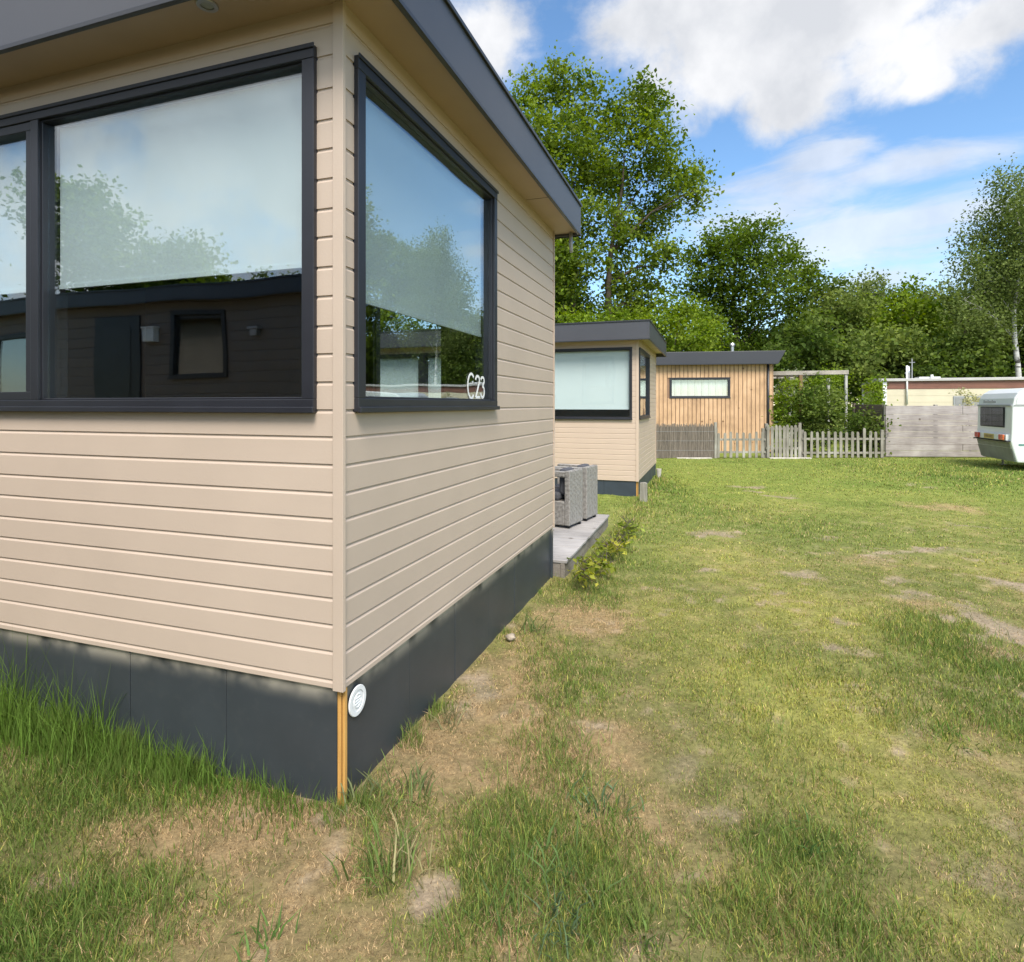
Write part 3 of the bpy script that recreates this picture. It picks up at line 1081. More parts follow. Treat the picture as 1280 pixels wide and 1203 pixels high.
mb.build('flue', 'chrome', rfh, smooth=True)
mb = MB()
mb.tube([(1.10, 0.5, 2.70), (1.10, 0.5, 3.50)], 0.02, 6)
mb.tube([(1.00, 0.5, 3.35), (1.20, 0.5, 3.35)], 0.012, 6)
mb.build('aerial', 'grey_plastic', rfh)
mb = MB()
mb.box(1.35, 2.05, 0.5, 1.1, 2.68, 2.78)
mb.tube([(1.75, 0.45, 2.70), (1.75, 0.45, 2.86)], 0.05, 8)
mb.build('roof_vent', 'white_paint', rfh, bevel=0.01)
mb = MB()
mb.tube([(0.0 - 0.02, SW + 0.0, 0.2), (0.0 - 0.02, SW + 0.0, 2.5)], 0.05, 8)
mb.build('downpipe', 'white_paint', sh, smooth=True)
mb = MB()
mb.box(0.04, SL - 0.04, 0.05, SW - 0.05, 0.0, 0.3)
mb.build('skirting', 'dark_plank', sh)

# ------------------------------------------------------------------ white touring caravan
cv = thing('touring_caravan', 'white touring caravan with red tail lights parked by the plank fence', 'caravan', (12.72, 15.05, 0), -TH)
CWD, CL = 2.08, 4.3


def cprof(k=0.0):
    """side outline (x, z); rear at x=0"""
    return [(0.13 + k, 0.22), (0.035 + k, 0.58), (0.0 + k, 0.74), (0.015 + k, 1.10), (0.03 + k, 1.66), (0.07 + k, 1.86), (0.15 + k, 2.0), (0.29 + k, 2.10), (0.5 + k, 2.135), (2.2, 2.15), (3.7, 2.13), (4.0, 2.05), (4.2, 1.7), (4.3, 1.2), (4.25, 0.8), (4.1, 0.22)]


mb = MB()
pr = cprof()
mb.prism([(x, 0.0, z) for x, z in pr], (0, CWD, 0))
body = mb.build('body', 'caravan', cv, bevel=0.035)
fc = Face((0, 0, 0), (1, 0, 0), (0, -1, 0))
fr = Face((0, 0, 0), (0, 1, 0), (-1, 0, 0))
mb = MB()     # trim under the roof section, side and rear
fc.box(mb, 0.06, 4.15, 0.001, 0.014, 1.665, 1.695)
fr.box(mb, 0.04, CWD - 0.04, -0.028, -0.008, 1.655, 1.70)
mb.build('trim_strip', 'grey_plastic', body, bevel=0.003)
mb = MB()
mb.prism([(x, -0.006, z) for x, z in [(0.10, 1.70), (0.13, 1.87), (0.2, 1.99), (0.32, 2.065), (0.5, 2.095), (3.8, 2.09), (4.05, 1.98), (4.13, 1.70)]], (0, -0.010, 0))
mb.build('roof_side', 'caravan_roof', body, bevel=0.003)
mb = MB()
fr.box(mb, 0.38, 1.82, -0.026, 0.004, 1.10, 1.635)
w_ = mb.build('window', 'rubber', cv, bevel=0.02)
mb = MB()
fr.box(mb, 0.44, 1.76, 0.0045, 0.008, 1.15, 1.60)
mb.build('curtain', 'dark_curtain', w_)
mb = MB()
fr.box(mb, 0.41, 1.79, 0.0085, 0.013, 1.125, 1.615)
mb.build('pane', 'acrylic', w_)
for (a0, a1) in ((0.42, 1.36), (1.9, 2.8)):
    mb = MB()
    fc.box(mb, a0, a1, 0.001, 0.02, 1.10, 1.59)
    w_ = mb.build('window', 'rubber', cv, bevel=0.02)
    mb = MB()
    fc.box(mb, a0 + 0.06, a1 - 0.06, 0.0205, 0.024, 1.15, 1.54)
    mb.build('curtain', 'grey_curtain', w_)
    mb = MB()
    fc.box(mb, a0 + 0.03, a1 - 0.03, 0.0245, 0.03, 1.125, 1.565)
    mb.build('pane', 'acrylic', w_)
mb = MB()
fc.box(mb, 0.16, 4.2, 0.001, 0.010, 0.655, 0.70)
mb.build('side_stripe', 'teal', body)
mb = MB()      # rear bumper carrying lights and plate
mb.box(-0.09, 0.05, 0.03, CWD - 0.03, 0.735, 0.765)
mb.build('bumper', 'rubber', cv, bevel=0.01)
mb = MB()
mb.box(-0.07, 0.02, 0.1, CWD - 0.1, 0.772, 0.93)
mb.build('light_panel', 'caravan', cv, bevel=0.012)
for (y0, mt) in ((0.16, 'orange_lens'), (CWD - 0.44, 'red_lens')):
    mb = MB()
    mb.box(-0.115, -0.071, y0, y0 + 0.25, 0.785, 0.925)
    tl = mb.build('tail_light', mt, cv, bevel=0.012)
    mb = MB()
    mb.box(-0.119, -0.1155, y0 + 0.14, y0 + 0.235, 0.795, 0.915)
    mb.build('brake_lens', 'red_lens', tl)
mb = MB()
mb.box(-0.084, -0.0712, 0.78, 1.36, 0.785, 0.915)
pt_ = mb.build('number_plate', 'plate', cv, bevel=0.003)
mb = MB()
x = 0.83
for k in range(6):
    mb.box(-0.0855, -0.0845, x, x + 0.05, 0.815, 0.885)
    x += 0.085
mb.build('lettering', 'brown_post', pt_)
mb = MB()      # faint worn lettering on the rear roof section
for k in range(9):
    y0 = 1.72 - k * 0.085
    mb.box(0.040, 0.050, y0 - 0.05, y0, 1.745, 1.745 + (0.06 if k % 3 else 0.08))
mb.build('lettering', 'grey_plastic', body)
mb = MB()      # dirty rear underpan
mb.prism([(0.02, 0.12, 0.72), (0.115, 0.12, 0.55), (0.36, 0.12, 0.28), (0.5, 0.12, 0.28), (0.5, 0.12, 0.72)], (0, CWD - 0.24, 0))
mb.build('underpan', 'caravan_low', cv) if False else None
mb = MB()
for q in ((0.0, 0.715, 0.60, 0.095), (0.095, 0.595, 0.33, 0.29)):
    pass
mb.hexa([(0.010, 0.10, 0.715), (0.036, 0.10, 0.59), (0.036, CWD - 0.06, 0.59), (0.010, CWD - 0.06, 0.715),
         (-0.010, 0.10, 0.71), (0.020, 0.10, 0.587), (0.020, CWD - 0.06, 0.587), (-0.010, CWD - 0.06, 0.71)])
mb.hexa([(0.040, 0.06, 0.575), (0.122, 0.06, 0.245), (0.122, CWD - 0.04, 0.245), (0.040, CWD - 0.04, 0.575),
         (0.020, 0.06, 0.570), (0.104, 0.06, 0.242), (0.104, CWD - 0.04, 0.242), (0.020, CWD - 0.04, 0.570)])
mb.build('underpan', 'caravan_low', cv)
for xw in (2.1,):
    for yw in (-0.005, CWD - 0.155):
        mb = MB()
        mb.tube([(xw, yw, 0.30), (xw, yw + 0.16, 0.30)], 0.30, 24)
        wh = mb.build('wheel', 'rubber', cv, bevel=0.02)
        mb = MB()
        mb.disc((xw, yw - 0.001 if yw < 1 else yw + 0.161, 0.30), (0, -1 if yw < 1 else 1, 0), 0.0, 0.17, 0.012, 20)
        mb.build('rim', 'chrome', wh)
for (xj, yj) in ((0.55, 0.2), (0.55, CWD - 0.2), (3.8, 0.2), (3.8, CWD - 0.2)):
    mb = MB()
    mb.tube([(xj, yj, 0.0), (xj, yj, 0.25)], 0.025, 8)
    mb.box(xj - 0.07, xj + 0.07, yj - 0.07, yj + 0.07, 0.0, 0.02)
    mb.build('steady_leg', 'grey_plastic', cv)
mb = MB()
mb.tube([(4.1, 0.4, 0.40), (5.4, CWD / 2, 0.42)], 0.04, 8)
mb.tube([(4.1, CWD - 0.4, 0.40), (5.4, CWD / 2, 0.42)], 0.04, 8)
mb.build('drawbar', 'chrome', cv)

# ------------------------------------------------------------------ small things near the cabins
x, y = gp(804.5, 626)
mb = MB()
mb.prism([(-0.065, -0.05, -0.02), (0.065, -0.05, -0.02), (0.06, -0.05, 0.31), (0.02, -0.05, 0.325), (-0.06, -0.05, 0.315)], (0, 0.10, 0))
o = mb.build('timber_stub', 'picket', bevel=0.006, loc=(x, y, 0))
o.rotation_euler = (0, 0, -TH)
tag(o, 'short weathered timber stub standing at the second cabin corner', 'post')
x, y = gp(823.5, 597)
mb = MB()
mb.tube([(0, 0, 0), (0, 0, 0.04), (0, 0, 0.18), (0, 0, 0.20)], [0.045, 0.05, 0.06, 0.062], 14)
o = mb.build('plant_pot', 'stone', loc=(x, y, 0), smooth=False)
tag(o, 'small pale pot standing by the second cabin skirting', 'pot')


def pebble(loc, r, label, mat='stone', flat=0.6, name='stone'):
    mb = MB()
    n, m_ = 10, 7
    pts, fcs = [], []
    for i in range(m_):
        th = math.pi * i / (m_ - 1)
        for k in range(n):
            ph = 2 * math.pi * k / n
            rr = r * (1 + 0.25 * R.uniform(-1, 1)) if 0 < i < m_ - 1 else r * 0.9
            pts.append((rr * math.sin(th) * math.cos(ph), rr * math.sin(th) * math.sin(ph) * 0.8, rr * math.cos(th) * flat))
    for i in range(m_ - 1):
        for k in range(n):
            fcs.append((i * n + k, i * n + (k + 1) % n, (i + 1) * n + (k + 1) % n, (i + 1) * n + k))
    mb.add(pts, fcs)
    o = mb.build(name, mat, loc=loc, smooth=True)
    return tag(o, label, 'stone')


g_ = gp(637, 803)
pebble((g_[0] + 0.01, g_[1] + .02, 0.03), 0.036, 'pale broken stone lying against the near cabin skirting', flat=0.6, mat='rubble')
for (u, v, w, lab) in ((866, 573.5, 0.55, 'pale stone edging strip under the reed screen'), (985, 574.5, 0.65, 'pale stone doorstep strip under the picket gate')):
    x, y = xat(u), FY - 0.14
    mb = MB()
    mb.box(-w, w, -0.07, 0.07, -0.02, 0.035)
    tag(mb.build('edging_stone', 'stone', loc=(x, y, 0), bevel=0.012), lab, 'edging')

# ------------------------------------------------------------------ lawn
PATCH = [  # u, v, ru, rv, kind, strength  (read off the photograph, converted to places on the ground)
    (300, 1035, 140, 50, 's', 1.1), (370, 1085, 110, 45, 's', .9), (560, 940, 80, 60, 's', .95), (640, 870, 55, 60, 's', .8), (730, 768, 50, 22, 's', .9), (745, 930, 70, 35, 's', .7),
    (500, 1040, 60, 45, 's', .8), (640, 940, 90, 45, 's', .6), (300, 1150, 160, 60, 's', .55), (800, 1010, 80, 40, 's', .5), (450, 1165, 60, 60, 's', .6), (680, 800, 30, 40, 's', .5),
    (552, 1112, 38, 28, 'b', 1.3), (60, 1105, 50, 22, 'b', .65), (612, 850, 24, 24, 'b', .6), (585, 885, 26, 18, 'b', .5), (1133, 728, 22, 10, 'b', .8), (1150, 748, 20, 8, 'b', .8), (1185, 775, 22, 9, 'b', .8), (1222, 800, 26, 9, 'b', .7),
    (1265, 790, 24, 28, 'b', 1.1), (1268, 822, 30, 9, 'b', .8), (902, 668, 38, 4, 'b', .9), (876, 715, 28, 4, 'b', .7), (1128, 688, 32, 5, 'b', 1), (1275, 735, 30, 14, 'b', .9),
    (840, 950, 40, 20, 'b', .55), (900, 1010, 50, 20, 'b', .55), (1065, 815, 40, 8, 'b', .6), (1255, 1035, 40, 25, 'b', .55), (1235, 1100, 60, 40, 'b', .55), (1100, 880, 60, 20, 'b', .5), (1160, 920, 60, 25, 'b', .5),
    (1000, 722, 30, 6, 'b', .7), (1040, 672, 26, 4, 'b', .7), (935, 609, 22, 1.6, 'b', 1.0), (985, 621, 20, 1.6, 'b', 1.0), (950, 615, 20, 1.2, 'b', .9), (1215, 659, 24, 2.5, 'b', .9), (1155, 608, 18, 1.6, 'b', .8), (1180, 635, 40, 5, 's', .8), (1100, 700, 60, 8, 'b', .5),
    (1020, 690, 40, 5, 'b', .45), (1200, 690, 50, 6, 'b', .5), (800, 1185, 50, 30, 'b', .5), (650, 1190, 40, 25, 's', .4), (400, 1190, 40, 30, 's', .6), (870, 900, 60, 30, 'b', .4),
    (60, 1150, 150, 75, 'l', 1.2), (655, 1060, 85, 90, 'l', 1.3), (730, 1090, 90, 90, 'l', 1.1), (620, 1160, 90, 40, 'l', .9), (690, 950, 40, 80, 'l', .7), (705, 840, 45, 50, 'l', .6), (1000, 1075, 80, 40, 'l', .7), (1180, 800, 55, 40, 'l', 1.0), (1180, 590, 140, 18, 'l', .6), (100, 990, 140, 55, 'l', .8),
    (1000, 1150, 140, 60, 'l', .9), (480, 1000, 60, 40, 'l', .7), (470, 1080, 45, 30, 'l', .6), (1150, 900, 50, 30, 'l', .5), (1240, 900, 60, 30, 'l', .7), (700, 930, 40, 60, 'l', .4), (880, 640, 100, 20, 'l', .5), (830, 610, 25, 25, 'l', .9), (1000, 660, 80, 12, 'l', .4), (740, 740, 40, 20, 'l', .8),
    (1085, 700, 40, 6, 's', .6), (1165, 760, 40, 10, 's', .7), (1240, 815, 50, 14, 's', .7), (1000, 880, 150, 90, 'y', .9), (1050, 770, 140, 40, 'y', .7), (880, 800, 80, 60, 'y', .6), (1100, 980, 140, 70, 'y', .7), (900, 700, 80, 30, 'y', .5), (1200, 1150, 90, 50, 'y', .5), (950, 1120, 100, 50, 'y', .4), (1230, 700, 60, 30, 'y', .4)]
PW = []
for (u, v, ru, rv, k, s) in PATCH:
    x, y = gp(u, v)
    PW.append((x, y, ru / F * y, rv * y * y / (H * F), k, s))


def loc1(x, y):
    """world -> near-cabin grid coordinates"""
    dx, dy = x - P0[0], y - P0[1]
    return dx * ND[0] + dy * ND[1], dx * DD[0] + dy * DD[1]


def weights(x, y):
    wx = x + 0.25 * (fbm(x * 2.6, y * 2.6, 5) - 0.5) * np.clip(y / 4, .6, 2.5)
    wy = y + 0.35 * (fbm(x * 2.6 + 40, y * 2.6, 6) - 0.5) * np.clip(y / 4, .6, 2.5)
    w = {k: np.zeros_like(x) for k in 'sbly'}
    for (px, py, rx, ry, k, s) in PW:
        if k == 'b' and px > 1.0:
            s = s * .72
        d2 = ((wx - px) / rx) ** 2 + ((wy - py) / ry) ** 2
        w[k] = np.maximum(w[k], s * np.exp(-0.9 * d2 ** 1.4))
    n1, n2, n3 = fbm(x * .8, y * .8, 21, 4), fbm(x * 3.1, y * 3.1, 31, 3), fbm(x * 9, y * 9, 41, 3)
    near_ = np.clip((13 - y) / 9, 0, 1)
    w['b'] = np.clip(w['b'] * (0.55 + 0.9 * n2) + np.clip(n2 * .6 + n3 * .55 - 0.665, 0, 1) * 2.4 * near_ * (1 - .8 * w['l']), 0, 1)
    w['s'] = np.clip(w['s'] * (0.6 + 0.7 * n3) + np.clip(n1 * .5 + n3 * .5 - 0.46, 0, 1) * 2.4 * near_, 0, 1)
    w['y'] = np.clip(w['y'] * (.5 + .9 * n2) + np.clip(n1 - .45, 0, 1) * 1.2, 0, 1)
    w['l'] = np.clip(w['l'] * (.6 + .7 * n2) + np.clip(.42 - n1, 0, 1) * 1.5, 0, 1)
    return w, n2, n3


def gz(x, y):
    return 0.03 * (fbm(x * 1.3, y * 1.3, 77, 2) - .5) + 0.018 * (vnoise(x * 6, y * 6, 78) - .5) + 0.010 * (vnoise(x * 19, y * 19, 79) - .5)


GREEN = np.array([0.205, 0.248, 0.060])
LUSH = np.array([0.118, 0.190, 0.040])
YEL = np.array([0.41, 0.395, 0.10])
STRAW = np.array([0.48, 0.345, 0.19])
SOIL = np.array([0.35, 0.28, 0.195])
FARG = np.array([0.205, 0.258, 0.055])


def ground_colour(x, y):
    w, n2, n3 = weights(x, y)
    far = np.clip((y - 3) / 8, 0, 1)[..., None]
    base = (0.5 * GREEN + 0.5 * np.array([.25, .19, .12])) * .78 * (1 - far) + FARG * far
    c = base + (LUSH - base) * (w['l'] * .6)[..., None]
    c = c + (YEL - c) * (w['y'] * .55)[..., None]
    c = c + (STRAW * (.68 + .2 * far) - c) * (w['s'] * .85)[..., None]
    c = c + (SOIL - c) * (np.clip((w['b'] + .35 * (n3 - .5) - .2) * 2.2, 0, 1) * .95)[..., None]
    return c * (0.85 + 0.3 * n3)[..., None]


def axis(fine0, fine1, step, far, growth=1.12):
    a = list(np.arange(fine0, fine1, step))
    s, x = step, a[-1]
    while x < far[1]:
        s *= growth
        x += s
        a.append(x)
    s, x = step, fine0
    b = []
    while x > far[0]:
        s *= growth
        x -= s
        b.append(x)
    return np.array(b[::-1] + a)


gx = axis(-4.0, 7.5, 0.035, (-160, 200), 1.06)
gy = axis(1.0, 9.0, 0.035, (-70, 260), 1.035)
XX, YY = np.meshgrid(gx, gy)
ZZ = gz(XX, YY) * np.exp(-np.maximum(0, np.hypot(XX, YY) - 30) / 20)
nx, ny = len(gx), len(gy)
idx = np.arange(nx * ny).reshape(ny, nx)
faces = np.stack([idx[:-1, :-1], idx[:-1, 1:], idx[1:, 1:], idx[1:, :-1]], -1).reshape(-1, 4)
gc = ground_colour(XX.ravel(), YY.ravel())
g = fastmesh('ground', np.stack([XX.ravel(), YY.ravel(), ZZ.ravel()], -1), faces, gc, 'ground', smooth=True)
g['kind'] = 'structure'
g['label'] = 'patchy mown lawn with worn sandy soil showing through'


def blades(X, Y, hgt, wid, cols, lean, three=False):
    """bent tapering blades; each is three triangles (or one)"""
    n = len(X)
    Z = gz(X, Y) - 0.004
    th = rng.uniform(0, 2 * np.pi, n)
    ca, sa = np.cos(th), np.sin(th)
    ln = np.abs(lean)
    ph = rng.uniform(0, 2 * np.pi, n)
    lx, ly = np.cos(ph) * ln * hgt, np.sin(ph) * ln * hgt
    k = np.sqrt(np.clip(1 - np.minimum(ln, .95) ** 2, .08, 1))
    b = np.stack([X, Y, Z], -1)
    s = np.stack([ca * wid / 2, sa * wid / 2, np.zeros(n)], -1)
    mid = b + np.stack([lx * .35, ly * .35, hgt * k * .58], -1)
    tip = b + np.stack([lx, ly, hgt * k], -1)
    v = np.stack([b - s, b + s, mid - s * .75, mid + s * .75, tip], 1).reshape(-1, 3)
    o = (np.arange(n) * 5)[:, None]
    f = np.concatenate([o + np.array([[0, 1, 2]]), o + np.array([[1, 3, 2]]), o + np.array([[2, 3, 4]])], 1).reshape(-1, 3)
    c = np.repeat(cols, 5, axis=0)
    return v, f, c


def free(x, y):
    a, b = loc1(x, y)
    ins = ((a < 0.0) & (b > -0.0) & (b < W1)) | ((a < .17) & (b > W1) & (b < W1 + 2.65)) | ((a < .22) & (b > 8.93) & (b < 12.6)) | ((a < -.02) & (b < -3.48) & (b > -7))
    return ~ins


parts = []
for (y0, y1, n, wid, hb) in ((0.9, 3.2, 420000, .0026, .027), (3.2, 6.2, 340000, .0042, .028), (6.2, 11, 170000, .008, .032), (11, 18.9, 130000, .015, .036)):
    yy = rng.uniform(y0, y1, n)
    xx = rng.uniform(-1, 1, n) * (yy * .95 + .9)
    xx = np.where(xx < -4.5, xx * .5, xx)
    ok = free(xx, yy)
    xx, yy = xx[ok], yy[ok]
    w, n2, n3 = weights(xx, yy)
    r = rng.random(len(xx))
    bb = np.clip((w['b'] + .35 * (n3 - .5) - .28) * 2.4, 0, 1)
    keep = r > bb * .80 + .12 * w['s'] + (1 - bb) * .8 * np.clip((.62 * vnoise(xx * 10, yy * 10, 55) + .38 * vnoise(xx * 24, yy * 24, 56) - .46) * 5, 0, 1) * (1 - .75 * w['l'])
    xx, yy = xx[keep], yy[keep]
    w = {k: v[keep] for k, v in w.items()}
    w['s'] = np.maximum(w['s'], bb[keep] * .75)
    n2, n3 = n2[keep], n3[keep]
    m = len(xx)
    r1, r2 = rng.random(m), rng.random(m)
    cl = GREEN + (LUSH - GREEN) * np.clip(w['l'] + rng.normal(0, .15, m), 0, 1)[:, None]
    isy = r1 < w['y'] * .8 + .16
    cl[isy] = YEL * rng.uniform(.75, 1.15, (isy.sum(), 1))
    iss = r2 < w['s'] * .88 + .17 + .20 * np.clip((10 - yy) / 7, 0, 1) * np.clip((fbm(xx * 2.2, yy * 2.2, 51) - .38) * 3, 0, 1) * (1 - w['l'])
    cl[iss] = STRAW * rng.uniform(.6, 1.25, (iss.sum(), 1))
    cl *= rng.uniform(.45, 1.6, (m, 1))
    hg = hb * rng.uniform(.4, 1.7, m) * (.48 + 1.1 * w['l'] + .3 * n2) * np.where(iss, .8, 1)
    lean = np.where(iss, rng.uniform(.4, .97, m), rng.uniform(.1, .8, m))
    # unmown grass along the long front skirting
    a, b = loc1(xx, yy)
    tall = np.exp(-(np.clip(-b, 0, 9) / .17) ** 2) * (a < .02) * (b < .02) * np.clip((-a - .0) / 1.5, 0.16, 1) * (.45 + .9 * vnoise(xx * 7, yy * 7, 91))
    hg = hg * (1 - .5 * np.clip(tall, 0, 1)) + .20 * tall * rng.uniform(.2, 1.1, m)
    e = np.exp(-(np.clip(a, 0, 9) / (.05 + .16 * vnoise(xx * 5, yy * 5, 94))) ** 2) * (a > -.02) * (b > -.12) * (b < 3.4) * np.clip(fbm(xx * 4, yy * 4, 93) * 3 - 1.25, 0, 1)
    hg = hg + .12 * e * rng.uniform(.0, 1.1, m)
    e2 = np.exp(-(np.clip(a - .30, 0, 9) / .25) ** 2) * (a > .2) * (b > 3.4) * (b < 12.6) * (a > 0)
    hg = hg + .06 * e2 * rng.uniform(.2, 1.1, m)
    tm = (tall > .25) | ((e > .3) & (rng.random(m) < .6))
    cl[tm] = (LUSH * .5 + GREEN * .5) * rng.uniform(.7, 1.35, (tm.sum(), 1))
    lean = np.where(tm, lean * .55, lean)
    wd = wid * rng.uniform(.6, 1.4, m) * np.where(tm, 1.25, 1)
    parts.append(blades(xx, yy, hg, wd, cl, lean))

# extra thick stand of tall blades at the front skirting
n = 5200
a = -rng.uniform(0, 1, n) ** .8 * 3.6
b = -np.abs(rng.normal(0, .13, n)) - .01
xx, yy = P0[0] + ND[0] * a + DD[0] * b, P0[1] + ND[1] * a + DD[1] * b
cl = (LUSH * .45 + np.array([.13, .22, .03]) * .55) * rng.uniform(.6, 1.4, (n, 1))
hg = (.06 + .50 * np.clip(-a / 2.0, 0, 1) ** .8 * (.35 + .9 * vnoise(xx * 8, yy * 8, 95))) * (.3 + .85 * rng.random(n) ** 1.6) * np.exp(-np.clip(-b, 0, 1) / .5)
parts.append(blades(xx, yy, hg, rng.uniform(.0025, .0055, n), cl, rng.uniform(.05, .6, n)))
# longer, denser clumps in the lush patches near the camera
n = 190000
yy = rng.uniform(1.2, 6.5, n) ** 1.0
xx = rng.uniform(-1, 1, n) * (yy * .95 + .5)
w, n2, n3 = weights(xx, yy)
ok = free(xx, yy) & (rng.random(n) < w['l'] * 1.0 * (1 - w['b']))
xx, yy = xx[ok], yy[ok]
m = len(xx)
parts.append(blades(xx, yy, rng.uniform(.03, .12, m), rng.uniform(.0022, .0045, m), (LUSH + (GREEN - LUSH) * rng.random((m, 1)) * .7) * rng.uniform(.6, 1.5, (m, 1)), rng.uniform(.2, .95, m)))
# broad-leaved weeds and coarse tufts
for (u, v, k, sz, col) in ((480, 1085, 60, .15, (.13, .19, .05)), (505, 1092, 30, .17, (.30, .27, .13)), (700, 1155, 70, .10, (.10, .15, .075)), (760, 1010, 40, .08, (.10, .16, .07)), (690, 1095, 60, .14, (.12, .19, .06)), (800, 1170, 30, .08, (.11, .17, .04)),
                           (450, 1000, 50, .17, (.16, .18, .08)), (520, 985, 40, .12, (.13, .17, .06)), (620, 1150, 40, .10, (.09, .15, .04)), (735, 1000, 30, .07, (.10, .16, .08)), (1010, 1060, 40, .07, (.08, .15, .04)), (335, 1190, 30, .08, (.10, .17, .04)), (1195, 925, 40, .07, (.1, .19, .03)), (370, 965, 40, .2, (.17, .2, .09)), (560, 905, 40, .12, (.2, .19, .09)), (665, 790, 40, .2, (.12, .17, .05))):
    x, y = gp(u, v)
    xx, yy = x + rng.normal(0, .055, k), y + rng.normal(0, .055, k)
    ok = free(xx, yy)
    xx, yy = xx[ok], yy[ok]
    m = len(xx)
    parts.append(blades(xx, yy, sz * rng.uniform(.5, 1.3, m), rng.uniform(.005, .011, m), np.array(col) * rng.uniform(.6, 1.5, (m, 1)), rng.uniform(.3, 1.1, m)))
off = 0
V_, F_, C_ = [], [], []
for (v, f, c) in parts:
    V_.append(v)
    F_.append(f + off)
    C_.append(c)
    off += len(v)
gr = fastmesh('grass', np.concatenate(V_), np.concatenate(F_), np.concatenate(C_), 'blade')
tag(gr, 'short patchy lawn grass, green, yellow and straw coloured, longer at the skirting', 'grass', kind='stuff')


# ------------------------------------------------------------------ trees and shrubs
def leaf_arrays(cen, size, cols, up=0.5, drop=0.0, asp=0.34):
    n = len(cen)
    nr = rng.normal(0, 1, (n, 3))
    nr[:, 2] = np.abs(nr[:, 2]) * (1 + up)
    nr /= np.linalg.norm(nr, axis=1)[:, None]
    t = rng.normal(0, 1, (n, 3))
    t[:, 2] -= drop
    t -= nr * (t * nr).sum(1)[:, None]
    t /= np.linalg.norm(t, axis=1)[:, None]
    b = np.cross(nr, t)
    s = size[:, None]
    v = np.stack([cen - t * s * .5, cen - b * s * asp + nr * s * .08, cen + t * s * .5 - nr * s * .1, cen + b * s * asp + nr * s * .08], 1).reshape(-1, 3)
    f = np.arange(n * 4).reshape(n, 4)
    return v, f, np.repeat(cols, 4, axis=0)


